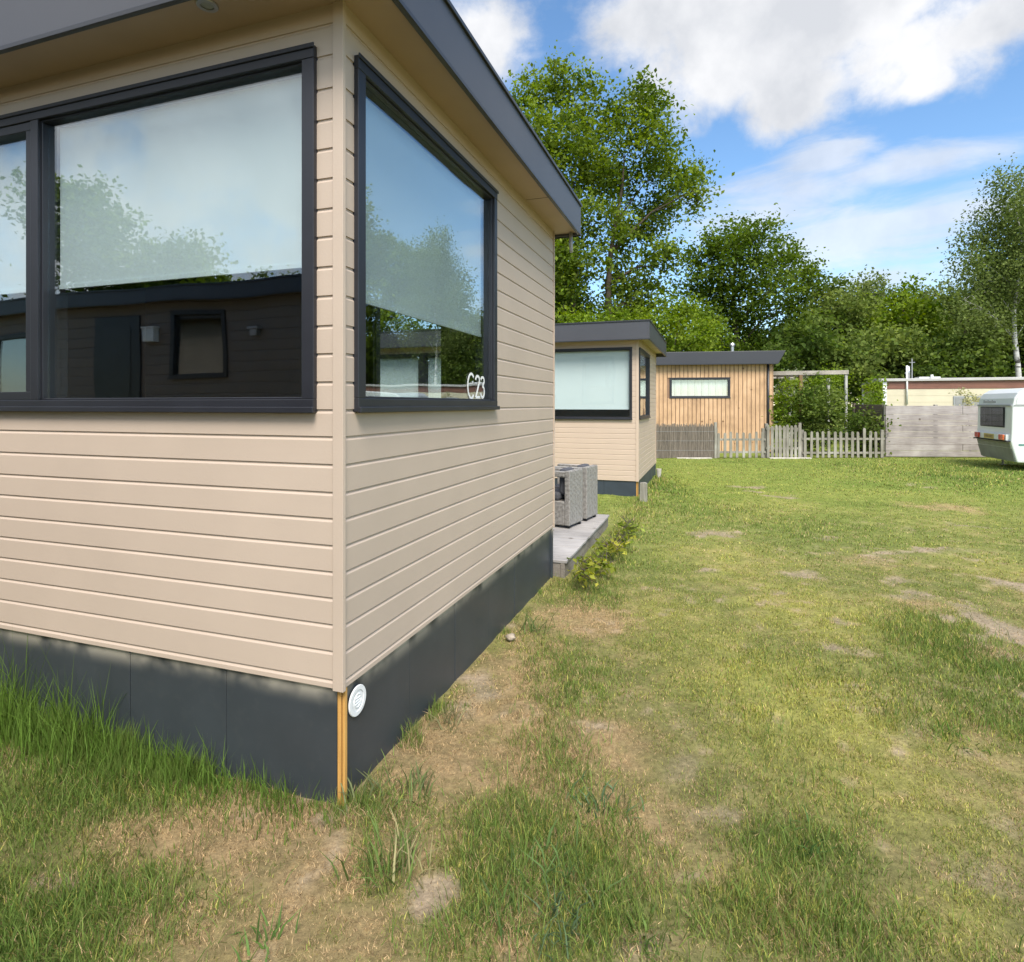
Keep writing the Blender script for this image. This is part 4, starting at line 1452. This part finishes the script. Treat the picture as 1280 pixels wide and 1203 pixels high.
def tree(name, label, cat, base, lobes, leaf, dens, pal, tr=0.18, bark='bark', group=None, per=46, spread=0.42, up=0.5, drop=0.0, trunks=None, top=None, twigs=9, shell=.5, asp=.34, lk=.74, dk=1.9, limb=.5):
    """lobes: (x, y, z, rx, ry, rz) in metres, world; dens = leaf clusters per square metre of lobe surface"""
    root = thing(name, label, cat, (base[0], base[1], 0), 0, group)
    if leaf > .12:
        leaf, dens, per, spread = leaf * lk, dens * dk, int(per * 1.35), spread * .84
    B = np.array([base[0], base[1], 0.0])
    cen, col, tips = [], [], []
    for L_ in lobes:
        c, r = np.array(L_[:3]) - B, np.array(L_[3:])
        area = 4 * np.pi * ((r[0] * r[1]) ** 1.6 / 3 + (r[0] * r[2]) ** 1.6 / 3 + (r[1] * r[2]) ** 1.6 / 3) ** (1 / 1.6)
        k = max(4, int(area * dens))
        d = rng.normal(0, 1, (k, 3))
        d /= np.linalg.norm(d, axis=1)[:, None]
        rad = rng.random(k) ** shell
        cc = c + d * rad[:, None] * r
        cc[:, 2] = np.maximum(cc[:, 2], .15)
        tips.append((c, r, cc))
        q = np.clip(rng.normal(1, .32, k), .35, 1.9).astype(int) * 0 + np.clip(rng.normal(per, per * .35, k), 6, per * 2).astype(int)
        sp = spread * rng.uniform(.6, 1.35, k)
        for i in range(k):
            o = rng.normal(0, 1, (q[i], 3)) * sp[i] * np.array([1, 1, .62])
            o[:, 2] -= drop * .5 * np.abs(rng.normal(0, 1, q[i]))
            cen.append(cc[i] + o)
            t = rng.random()
            bc = np.array(pal[0]) * (1 - t) + np.array(pal[1]) * t
            col.append(bc * rng.uniform(.7, 1.3, (q[i], 1)))
    cen, col = np.concatenate(cen), np.concatenate(col)
    cen[:, 2] = np.maximum(cen[:, 2], .02)
    size = leaf * rng.uniform(.65, 1.4, len(cen))
    v, f, c = leaf_arrays(cen, size, col, up, drop, asp)
    fastmesh('crown', v, f, c, 'leaf', root)
    mb = MB()
    zt = top or max(c[2] for c, r, cc in tips)
    ci = max(tips, key=lambda q: q[0][2])[0]
    trs = trunks or [(0.0, 0.0, ci[0] * .75, ci[1] * .75, zt, tr)]
    paths = []
    for (bx, by, tx, ty, th, r0) in trs:
        n = 9
        ph = R.uniform(0, 6)
        p = [(bx + (tx - bx) * (i / n) ** 1.3 + .02 * th * math.sin(ph + i * .9) * (i / n), by + (ty - by) * (i / n) ** 1.3 + .015 * th * math.cos(ph + i * 1.1) * (i / n), th * i / n - .05) for i in range(n + 1)]
        rr = [r0 * (1.25 if i == 0 else 1) * (1 - .86 * (i / n)) for i in range(n + 1)]
        mb.tube(p, rr, 9)
        paths.append((p, rr))
    for (c, r, cc) in tips:
        p, rr = min(paths, key=lambda q: min((Vector(a) - Vector(c)).length for a in q[0]))
        dist = min(math.hypot(a[0] - c[0], a[1] - c[1]) for a in p)
        za = max(.12 * zt, c[2] - .6 * dist - .35 * r[2])
        i = min(range(len(p)), key=lambda j: abs(p[j][2] - za))
        a = Vector(p[i])
        e = Vector(c)
        mid = a.lerp(e, .5) + Vector((R.uniform(-.2, .2), R.uniform(-.2, .2), .12 * (e - a).length))
        r1 = rr[i] * limb
        pth = [a, a.lerp(mid, .6), mid, mid.lerp(e, .55), e]
        mb.tube(pth, [r1, r1 * .8, r1 * .62, r1 * .45, r1 * .25], 6)
        for j in range(min(twigs, len(cc))):
            g_ = Vector(cc[j])
            s = pth[R.choice((2, 3, 4))]
            mm = s.lerp(g_, .5) + Vector((R.uniform(-.15, .15), R.uniform(-.15, .15), R.uniform(0, .2)))
            mb.tube([s, mm, g_], [r1 * .28, r1 * .18, .006], 4, cap=False)
    mb.build('trunk', bark, root, smooth=True)
    return root


def plobes(lst, Y, dy=1.0):
    out = []
    for i, (u, v, ru, rv) in enumerate(lst):
        yy = Y + dy * math.sin(i * 2.4)
        x, _, z = ap(u, v, yy)
        k = yy / F
        out.append((x, yy, z, ru * k, (ru + rv) * .5 * k, rv * k))
    return out


OAK = ((.075, .125, .018), (.225, .29, .042))
BRIGHT = ((.13, .21, .02), (.24, .31, .036))
DARK = ((.065, .11, .022), (.155, .21, .042))
MID = ((.095, .145, .030), (.225, .275, .068))
GREYG = ((.125, .165, .052), (.245, .29, .105))

YO = 27.0
tree('oak_tree', 'tallest oak tree, rising behind the near cabin roof with open ragged crown', 'tree', (ap(757, 400, YO)[0], YO), plobes([
    (712, 112, 42, 36), (662, 120, 26, 30), (690, 165, 52, 42), (745, 165, 40, 42), (800, 130, 30, 36), (808, 172, 40, 34), (842, 212, 34, 30), (868, 238, 20, 32), (775, 222, 52, 38), (715, 225, 50, 45), (660, 215, 40, 48),
    (825, 262, 34, 22), (740, 280, 52, 30), (690, 290, 40, 40), (790, 285, 36, 26), (728, 330, 34, 30), (775, 345, 34, 32), (800, 375, 40, 34), (700, 360, 20, 34), (655, 340, 50, 60), (830, 330, 30, 30), (770, 395, 40, 30)], YO, 1.3),
    .24, 1.1, OAK, group='trees beyond the cabins', per=34, spread=.40, trunks=[(0, 0, .6, 0, 13.0, .26), (-1.1, .5, -1.6, .4, 12.6, .19)], twigs=10, shell=.42, dk=1.6)
YT = 31.0
tree('oak_tree', 'round topped oak with dark limbs behind the larch cabin roof', 'tree', (ap(925, 470, YT)[0], YT), plobes([
    (885, 320, 34, 34), (915, 300, 30, 26), (945, 298, 30, 24), (980, 325, 32, 30), (1000, 345, 18, 24), (930, 340, 40, 32), (880, 365, 36, 30), (960, 365, 38, 28), (915, 395, 46, 26), (990, 385, 26, 24), (870, 405, 34, 30), (950, 420, 46, 30), (900, 440, 40, 28), (1000, 430, 34, 34)], YT, 1.4),
    .24, .95, ((.07, .12, .016), (.16, .22, .034)), group='trees beyond the cabins', per=32, spread=.42, tr=.24, twigs=9, shell=.42)
YB = 24.5
tree('leafy_tree', 'bright yellow-green young tree between the two cabin roofs', 'tree', (ap(838, 470, YB)[0], YB), plobes([
    (815, 410, 34, 26), (850, 395, 32, 26), (875, 420, 26, 24), (835, 435, 40, 22), (790, 420, 34, 28), (760, 410, 34, 24), (880, 445, 26, 24), (720, 415, 34, 30)], YB, .8),
    .18, 1.5, BRIGHT, group='trees beyond the cabins', per=36, spread=.34, tr=.10)
tree('leafy_tree', 'very dark tree just past the near cabin corner', 'tree', (ap(700, 470, 31)[0], 31), plobes([
    (700, 350, 34, 44), (690, 395, 40, 40), (725, 395, 30, 24), (660, 370, 40, 60), (695, 300, 24, 30)], 31, .8), .24, 1.2, DARK, group='trees beyond the cabins', per=36, spread=.42, tr=.2)

BG = [  # u, top v, half width, Y, palette, name, label
    (1035, 345, 48, 33, MID, 'leafy_tree', 'rounded mid-green tree above the pergola'),
    (1082, 335, 46, 36, GREYG, 'willow_tree', 'feathery grey-green willow topping the woods above the mobile home end'),
    (1128, 352, 44, 32, BRIGHT, 'leafy_tree', 'lighter green tree above the mobile home flue'),
    (1168, 345, 40, 37, GREYG, 'willow_tree', 'thin grey-green tree between the lighter tree and the birch'),
    (1205, 360, 44, 33, MID, 'leafy_tree', 'mid-green tree close under the birch'),
    (1000, 392, 40, 29, DARK, 'leafy_tree', 'low dark tree between the round oak and the pergola'),
    (1250, 350, 46, 35, DARK, 'leafy_tree', 'dark tree filling in behind the birch trunk'),
    (1100, 405, 46, 28.5, MID, 'leafy_tree', 'low broad tree straight behind the cream mobile home end'),
    (1190, 415, 50, 28, DARK, 'leafy_tree', 'low dark broad tree above the mobile home roof'),
]
for (u, vt, hw, Y, pal, nm, lab) in BG:
    ls = []
    vb = 500
    n = 9
    for i in range(n):
        f = i / (n - 1)
        vv = vt + 22 + (vb - vt - 40) * f
        wv = hw * (.45 + .75 * math.sin(math.pi * min(1, f * .8 + .12)))
        for s in ((-1, 1) if i % 2 else (0,)):
            ls.append((u + s * wv * .55 + R.uniform(-6, 6), vv + R.uniform(-8, 8), wv * .58, 24))
    tree(nm, lab, 'tree', (ap(u, 470, Y)[0], Y), plobes(ls, Y, 1.5), .27, .72, pal, group='trees beyond the cabins', per=32, spread=.45, tr=.17, twigs=4, shell=.45, drop=.5 if nm == 'willow_tree' else 0.0)

YR = 27.0
bx = ap(1274, 470, YR)[0]
tree('birch_tree', 'tall airy birch with white trunk behind the mobile home', 'tree', (bx, YR), plobes([
    (1262, 228, 22, 24), (1250, 262, 34, 24), (1292, 250, 34, 30), (1228, 290, 28, 22), (1275, 300, 36, 26), (1212, 318, 24, 20), (1245, 330, 36, 22), (1300, 330, 40, 34), (1225, 355, 30, 22), (1270, 365, 34, 24), (1205, 375, 22, 18), (1310, 380, 40, 34), (1240, 395, 30, 22)], YR, 1.0),
    .125, 1.25, ((.10, .14, .035), (.20, .25, .075)), tr=.155, bark='birch_bark', group='trees beyond the cabins', per=40, spread=.42, drop=1.2, trunks=[(0, 0, -.2, 0, 10.6, .155)], twigs=8, shell=.5, limb=.2, lk=.92, dk=2.2)

# trees past the right-hand edge of the photograph, mirrored in the end window
for (x, y, s, nm, pal, lab) in ((33, 27, 1.6, 'leafy_tree', OAK, 'tall tree beyond the mobile home, mirrored in the end window'),
                                (30, 33, 1.2, 'leafy_tree', MID, 'round tree mirrored beside the tall one in the end window'),
                                (38, 21, 1.25, 'leafy_tree', MID, 'broad tree beyond the far end of the mobile home'),
                                (42, 30, 1.1, 'leafy_tree', DARK, 'dark tree deep behind the mobile home')):
    ls = []
    for i in range(15):
        a_, f = R.uniform(0, 6.28), i / 14
        rr = 3.2 * s * math.sin(math.pi * (f * .75 + .2))
        ls.append((x + math.cos(a_) * rr * .7, y + math.sin(a_) * rr * .7, s * (1.6 + 8.6 * f), 1.7 * s, 1.7 * s, 1.3 * s))
    tree(nm, lab, 'tree', (x, y), ls, .32, .55, pal, group='trees beyond the cabins', per=30, spread=.5, tr=.25, twigs=3)
# trees behind the cabin across the gap, mirrored in the big front window
for (x, y, h, pal, lab) in ((-25.5, -3.6, 10.2, OAK, 'tallest tree mirrored over the roof in the big front window'), (-24.5, -7.2, 8.4, OAK, 'middle tree mirrored over the roof in the big front window'),
                            (-21, -9.8, 6.6, GREYG, 'smallest tree mirrored near the corner in the big front window'), (-29, 1.0, 8.6, MID, 'tree mirrored in the narrow casement of the front window')):
    ls = []
    for i in range(13):
        a_, f = R.uniform(0, 6.28), i / 12
        rr = 3.1 * math.sin(math.pi * (f * .7 + .25))
        ls.append((x + math.cos(a_) * rr * .7, y + math.sin(a_) * rr * .8, 1.4 + (h - 2.2) * f, 1.7, 1.7, 1.3))
    tree('leafy_tree', lab, 'tree', (x, y), ls, .26, .7, pal, group='trees across the lane', per=30, spread=.42, tr=.2, twigs=4)

for (x, y, h, pal, lab) in ((-4.6, 23, 8.5, OAK, 'tree behind the second cabin, seen through the near cabin windows'), (-.9, 25, 9, BRIGHT, 'bright tree behind the second cabin, seen through the near cabin windows')):
    ls = []
    for i in range(13):
        a_, f = R.uniform(0, 6.28), i / 12
        rr = 2.8 * math.sin(math.pi * (f * .7 + .25))
        ls.append((x + math.cos(a_) * rr * .7, y + math.sin(a_) * rr * .7, 1.4 + (h - 2.2) * f, 1.6, 1.6, 1.3))
    tree('leafy_tree', lab, 'tree', (x, y), ls, .24, .7, pal, group='trees beyond the cabins', per=30, spread=.42, tr=.2, twigs=4)

# far wood behind everything
n = 34000
a = rng.uniform(0, 1, n)
wx_ = -45 + 130 * a
wy_ = 52 + 9 * rng.random(n) - 12 * np.abs(a - .35)
top_ = 6.5 + 3.2 * fbm(wx_ * .18, wy_ * 0, 61, 3)
wz_ = top_ * rng.random(n) ** .75
cl = np.array(MID[0]) * rng.uniform(.6, 1.9, (n, 1)) * (.7 + .7 * fbm(wx_ * .3, wz_ * .5, 63, 2))[:, None]
v, f, c = leaf_arrays(np.stack([wx_, wy_, wz_], -1), rng.uniform(.45, .9, n), cl)
wd_ = fastmesh('woods', v, f, c, 'leaf')
tag(wd_, 'dense far wood filling the gaps between the nearer trees', 'woods', kind='stuff')

# shrubs behind the picket fence
SH = [(1012, 508, 22, 44, 20.2, DARK, 'dark shrub under the brown pergola post'), (1036, 512, 20, 32, 19.9, MID, 'leafy shrub in the middle of the pergola'), (1074, 528, 20, 26, 19.7, DARK, 'dark shrub beside the pale pergola post'),
      (1090, 500, 14, 34, 21.5, BRIGHT, 'bright shrub against the mobile home end'), (982, 500, 16, 30, 20.6, BRIGHT, 'bright low shrub beside the larch cabin wall'), (1028, 485, 30, 26, 24.5, BRIGHT, 'yellow-green shrub seen under the pergola roof'),
      (985, 480, 16, 20, 24.0, ((.2, .24, .12), (.42, .44, .3)), 'pale flowering shrub just past the larch cabin'), (1096, 535, 10, 28, 19.4, MID, 'narrow shrub in the fence corner')]
for (u, v, hw, hh, Y, pal, lab) in SH:
    ls = [(u + hw * .5 * math.cos(i * 2.2), v + hh * .55 * math.sin(i * 1.7), hw * .62, hh * .55) for i in range(5)] + [(u, v + hh, hw * .9, hh * .6)]
    tree('shrub', lab, 'shrub', (ap(u, 500, Y)[0], Y), plobes(ls, Y, .3), .10, 3.4, pal, group='shrubs behind the pickets', per=42, spread=.17, tr=.04, twigs=4, shell=.45)
tree('flowering_shrub', 'shrub with pale cream blossom rising between plank fence and caravan', 'shrub', (ap(1213, 500, 19.6)[0], 19.6), plobes([(1208, 494, 10, 9), (1218, 500, 8, 10), (1212, 508, 10, 9), (1212, 530, 8, 14)], 19.6, .1),
     .085, 5.0, ((.30, .30, .12), (.70, .66, .42)), per=26, spread=.13, tr=.03, twigs=5)
# plants along the deck edge
for i, (u, v, s, lab) in enumerate(((720, 735, .8, 'low plant at the near end of the deck edge'), (738, 722, 1.0, 'yellowish leafy plant near the front of the deck edge'), (752, 703, 1.0, 'spreading yellow-green plant halfway along the deck edge'), (764, 690, .85, 'leafy plant past the middle of the deck edge'), (777, 672, .9, 'green leafy plant at the far end of the deck edge'))):
    x, y = gp(u, v)
    x += .09
    tree('leafy_plant', lab, 'plant', (x, y), [(x + R.uniform(-.08, .08), y + R.uniform(-.1, .1), .075 * s, .15 * s, .2 * s, .06 * s), (x + .02, y, .13 * s, .10 * s, .12 * s, .06 * s)],
         .062, 60, ((.17, .24, .035), (.55, .50, .09)) if i < 4 else ((.15, .23, .04), (.34, .38, .08)), per=5, spread=.05, tr=.006, group='plants along the deck edge', twigs=12, up=1.2, asp=.3, top=.16)

# ------------------------------------------------------------------ sky, sun, camera
w = bpy.data.worlds.new('World')
bpy.context.scene.world = w
w.use_nodes = True
nt = w.node_tree
bg = nt.nodes['Background']
SUN_AZ, SUN_EL = 171.0, 52.0
sky = node(nt, 'ShaderNodeTexSky', sky_type='NISHITA')
sky.sun_disc = False
sky.sun_elevation = math.radians(SUN_EL)
sky.sun_rotation = math.radians(SUN_AZ)
sky.air_density = 1.0
sky.dust_density = 0.3
sky.ozone_density = 2.0
tc = node(nt, 'ShaderNodeTexCoord')
DIRV = tc.outputs['Generated']
nrm = node(nt, 'ShaderNodeVectorMath', operation='NORMALIZE')
nt.links.new(DIRV, nrm.inputs[0])


def math_(op, a, b=None, clamp=False):
    n = node(nt, 'ShaderNodeMath', operation=op)
    n.use_clamp = clamp
    for i, x in enumerate((a, b)):
        if x is None:
            continue
        if isinstance(x, (int, float)):
            n.inputs[i].default_value = x
        else:
            nt.links.new(x, n.inputs[i])
    return n.outputs[0]


def blob(u, v, ru, rv):
    d = Vector(((u - CX) / F, 1.0, (HV - v) / F))
    k = d.length
    d.normalize()
    return blobd(d, ru / F / k, rv / F / k)


def blobd(d, ra, rb):
    s = node(nt, 'ShaderNodeVectorMath', operation='SUBTRACT')
    nt.links.new(nrm.outputs[0], s.inputs[0])
    s.inputs[1].default_value = d
    m_ = node(nt, 'ShaderNodeVectorMath', operation='MULTIPLY')
    nt.links.new(s.outputs[0], m_.inputs[0])
    m_.inputs[1].default_value = (1 / ra, 1 / ra, 1 / rb)
    l = node(nt, 'ShaderNodeVectorMath', operation='LENGTH')
    nt.links.new(m_.outputs[0], l.inputs[0])
    return math_('SUBTRACT', 1.0, l.outputs['Value'])


cl_ = None
for b_ in ((830, 15, 160, 70), (905, 75, 150, 90), (972, 120, 84, 74), (1000, 35, 120, 50), (612, 66, 78, 66), (1262, 22, 200, 84), (1165, 100, 45, 30), (1120, 0, 120, 45)):
    o_ = blob(*b_)
    cl_ = o_ if cl_ is None else math_('MAXIMUM', cl_, o_)
for (x, y, z, ra, rb) in ((-.75, -.3, .58, .6, .3), (-.9, -.1, .25, .5, .16), (-.84, -.37, .42, .55, .4), (-.5, -.6, .35, .6, .25), (.2, -.8, .5, .6, .3), (.9, .1, .62, .3, .14), (.6, -.5, .6, .4, .3), (0, .1, .95, .5, .4)):
    d = Vector((x, y, z)).normalized()
    cl_ = math_('MAXIMUM', cl_, blobd(d, ra, rb))
n1 = node(nt, 'ShaderNodeTexNoise', Scale=4.2, Detail=11.0, Roughness=0.60, Distortion=0.15)
nt.links.new(nrm.outputs[0], n1.inputs['Vector'])
puff = math_('ADD', math_('MAXIMUM', cl_, -0.6), math_('MULTIPLY', math_('SUBTRACT', n1.outputs['Fac'], 0.5), 3.0))
mr = node(nt, 'ShaderNodeMapRange', interpolation_type='SMOOTHSTEP')
mr.inputs['From Min'].default_value = -0.02
mr.inputs['From Max'].default_value = 0.62
nt.links.new(puff, mr.inputs['Value'])
# thin streaks
st = None
for b_ in ((1165, 200, 170, 34), (1080, 300, 260, 70), (960, 260, 150, 60), (1230, 265, 120, 30), (1030, 195, 90, 30), (1120, 350, 260, 40)):
    o_ = blob(*b_)
    st = o_ if st is None else math_('MAXIMUM', st, o_)
mp = node(nt, 'ShaderNodeMapping')
mp.inputs['Scale'].default_value = (2.2, 2.2, 9.0)
mp.inputs['Rotation'].default_value = (0.1, 0.12, 0.2)
nt.links.new(nrm.outputs[0], mp.inputs['Vector'])
n2 = node(nt, 'ShaderNodeTexNoise', Scale=2.4, Detail=8.0, Roughness=0.6, Distortion=0.4)
nt.links.new(mp.outputs[0], n2.inputs['Vector'])
stv = math_('ADD', math_('MAXIMUM', st, -0.25), math_('MULTIPLY', math_('SUBTRACT', n2.outputs['Fac'], 0.5), 2.2))
mr2 = node(nt, 'ShaderNodeMapRange', interpolation_type='SMOOTHSTEP')
mr2.inputs['From Min'].default_value = 0.05
mr2.inputs['From Max'].default_value = 0.95
mr2.inputs['To Max'].default_value = 0.66
nt.links.new(stv, mr2.inputs['Value'])
alpha = math_('MAXIMUM', mr.outputs[0], mr2.outputs[0], True)
# cloud body: bright tops, greyer thick parts
n3 = node(nt, 'ShaderNodeTexNoise', Scale=7.0, Detail=6.0, Roughness=0.55)
nt.links.new(nrm.outputs[0], n3.inputs['Vector'])
shade = math_('ADD', math_('MULTIPLY', n3.outputs['Fac'], 1.0), math_('MULTIPLY', math_('MINIMUM', math_('MAXIMUM', puff, 0.0), 1.2), -0.04))
cr = ramp(nt, shade, [(0.34, (4.3, 4.45, 4.75)), (0.60, (5.9, 5.95, 6.1))])
# blue of the clear sky, a little richer than the raw model
hs = node(nt, 'ShaderNodeHueSaturation', Saturation=1.12, Value=1.42, Hue=0.497)
nt.links.new(sky.outputs[0], hs.inputs['Color'])
mx = node(nt, 'ShaderNodeMix', data_type='RGBA')
nt.links.new(alpha, mx.inputs[0])
nt.links.new(hs.outputs[0], mx.inputs[6])
sdot = node(nt, 'ShaderNodeVectorMath', operation='DOT_PRODUCT')      # clouds near the sun glow
nt.links.new(nrm.outputs[0], sdot.inputs[0])
sdot.inputs[1].default_value = (math.sin(math.radians(SUN_AZ)) * math.cos(math.radians(SUN_EL)), math.cos(math.radians(SUN_AZ)) * math.cos(math.radians(SUN_EL)), math.sin(math.radians(SUN_EL)))
glow = math_('ADD', 1.0, math_('MULTIPLY', math_('POWER', math_('MAXIMUM', sdot.outputs['Value'], 0.0), 2.0), 0.9))
gm = node(nt, 'ShaderNodeVectorMath', operation='SCALE')
nt.links.new(cr.outputs[0], gm.inputs[0])
nt.links.new(glow, gm.inputs['Scale'])
nt.links.new(gm.outputs[0], mx.inputs[7])
nt.links.new(mx.outputs[2], bg.inputs['Color'])
bg.inputs['Strength'].default_value = 0.085

sd = bpy.data.lights.new('sun', 'SUN')
sd.energy = 2.75
sd.angle = math.radians(26)
sd.color = (1.0, 0.94, 0.85)
so = bpy.data.objects.new('sun', sd)
C.objects.link(so)
az, el = math.radians(SUN_AZ), math.radians(SUN_EL)
dirv = Vector((math.sin(az) * math.cos(el), math.cos(az) * math.cos(el), math.sin(el)))
so.rotation_euler = dirv.to_track_quat('Z', 'Y').to_euler()

cd = bpy.data.cameras.new('camera')
cam = bpy.data.objects.new('camera', cd)
C.objects.link(cam)
cam.location = (0, 0, H)
cam.rotation_euler = (math.radians(90), 0, 0)
cd.sensor_fit = 'HORIZONTAL'
cd.sensor_width = 36
cd.lens = F / 1280 * 36
cd.shift_y = -(1203 / 2 - HV) / 1280
cd.clip_start = 0.05
cd.clip_end = 2000
sc = bpy.context.scene
sc.camera = cam
sc.view_settings.view_transform = 'Standard'
sc.view_settings.look = 'None'
sc.view_settings.exposure = 1.0
sc.view_settings.gamma = 1
sc.render.engine = 'CYCLES'
sc.cycles.use_denoising = True
try:
    sc.cycles.denoiser = 'OPENIMAGEDENOISE'
except Exception:
    pass
sc.cycles.max_bounces = 10
sc.cycles.transparent_max_bounces = 24
sc.cycles.caustics_reflective = False
sc.cycles.caustics_refractive = False
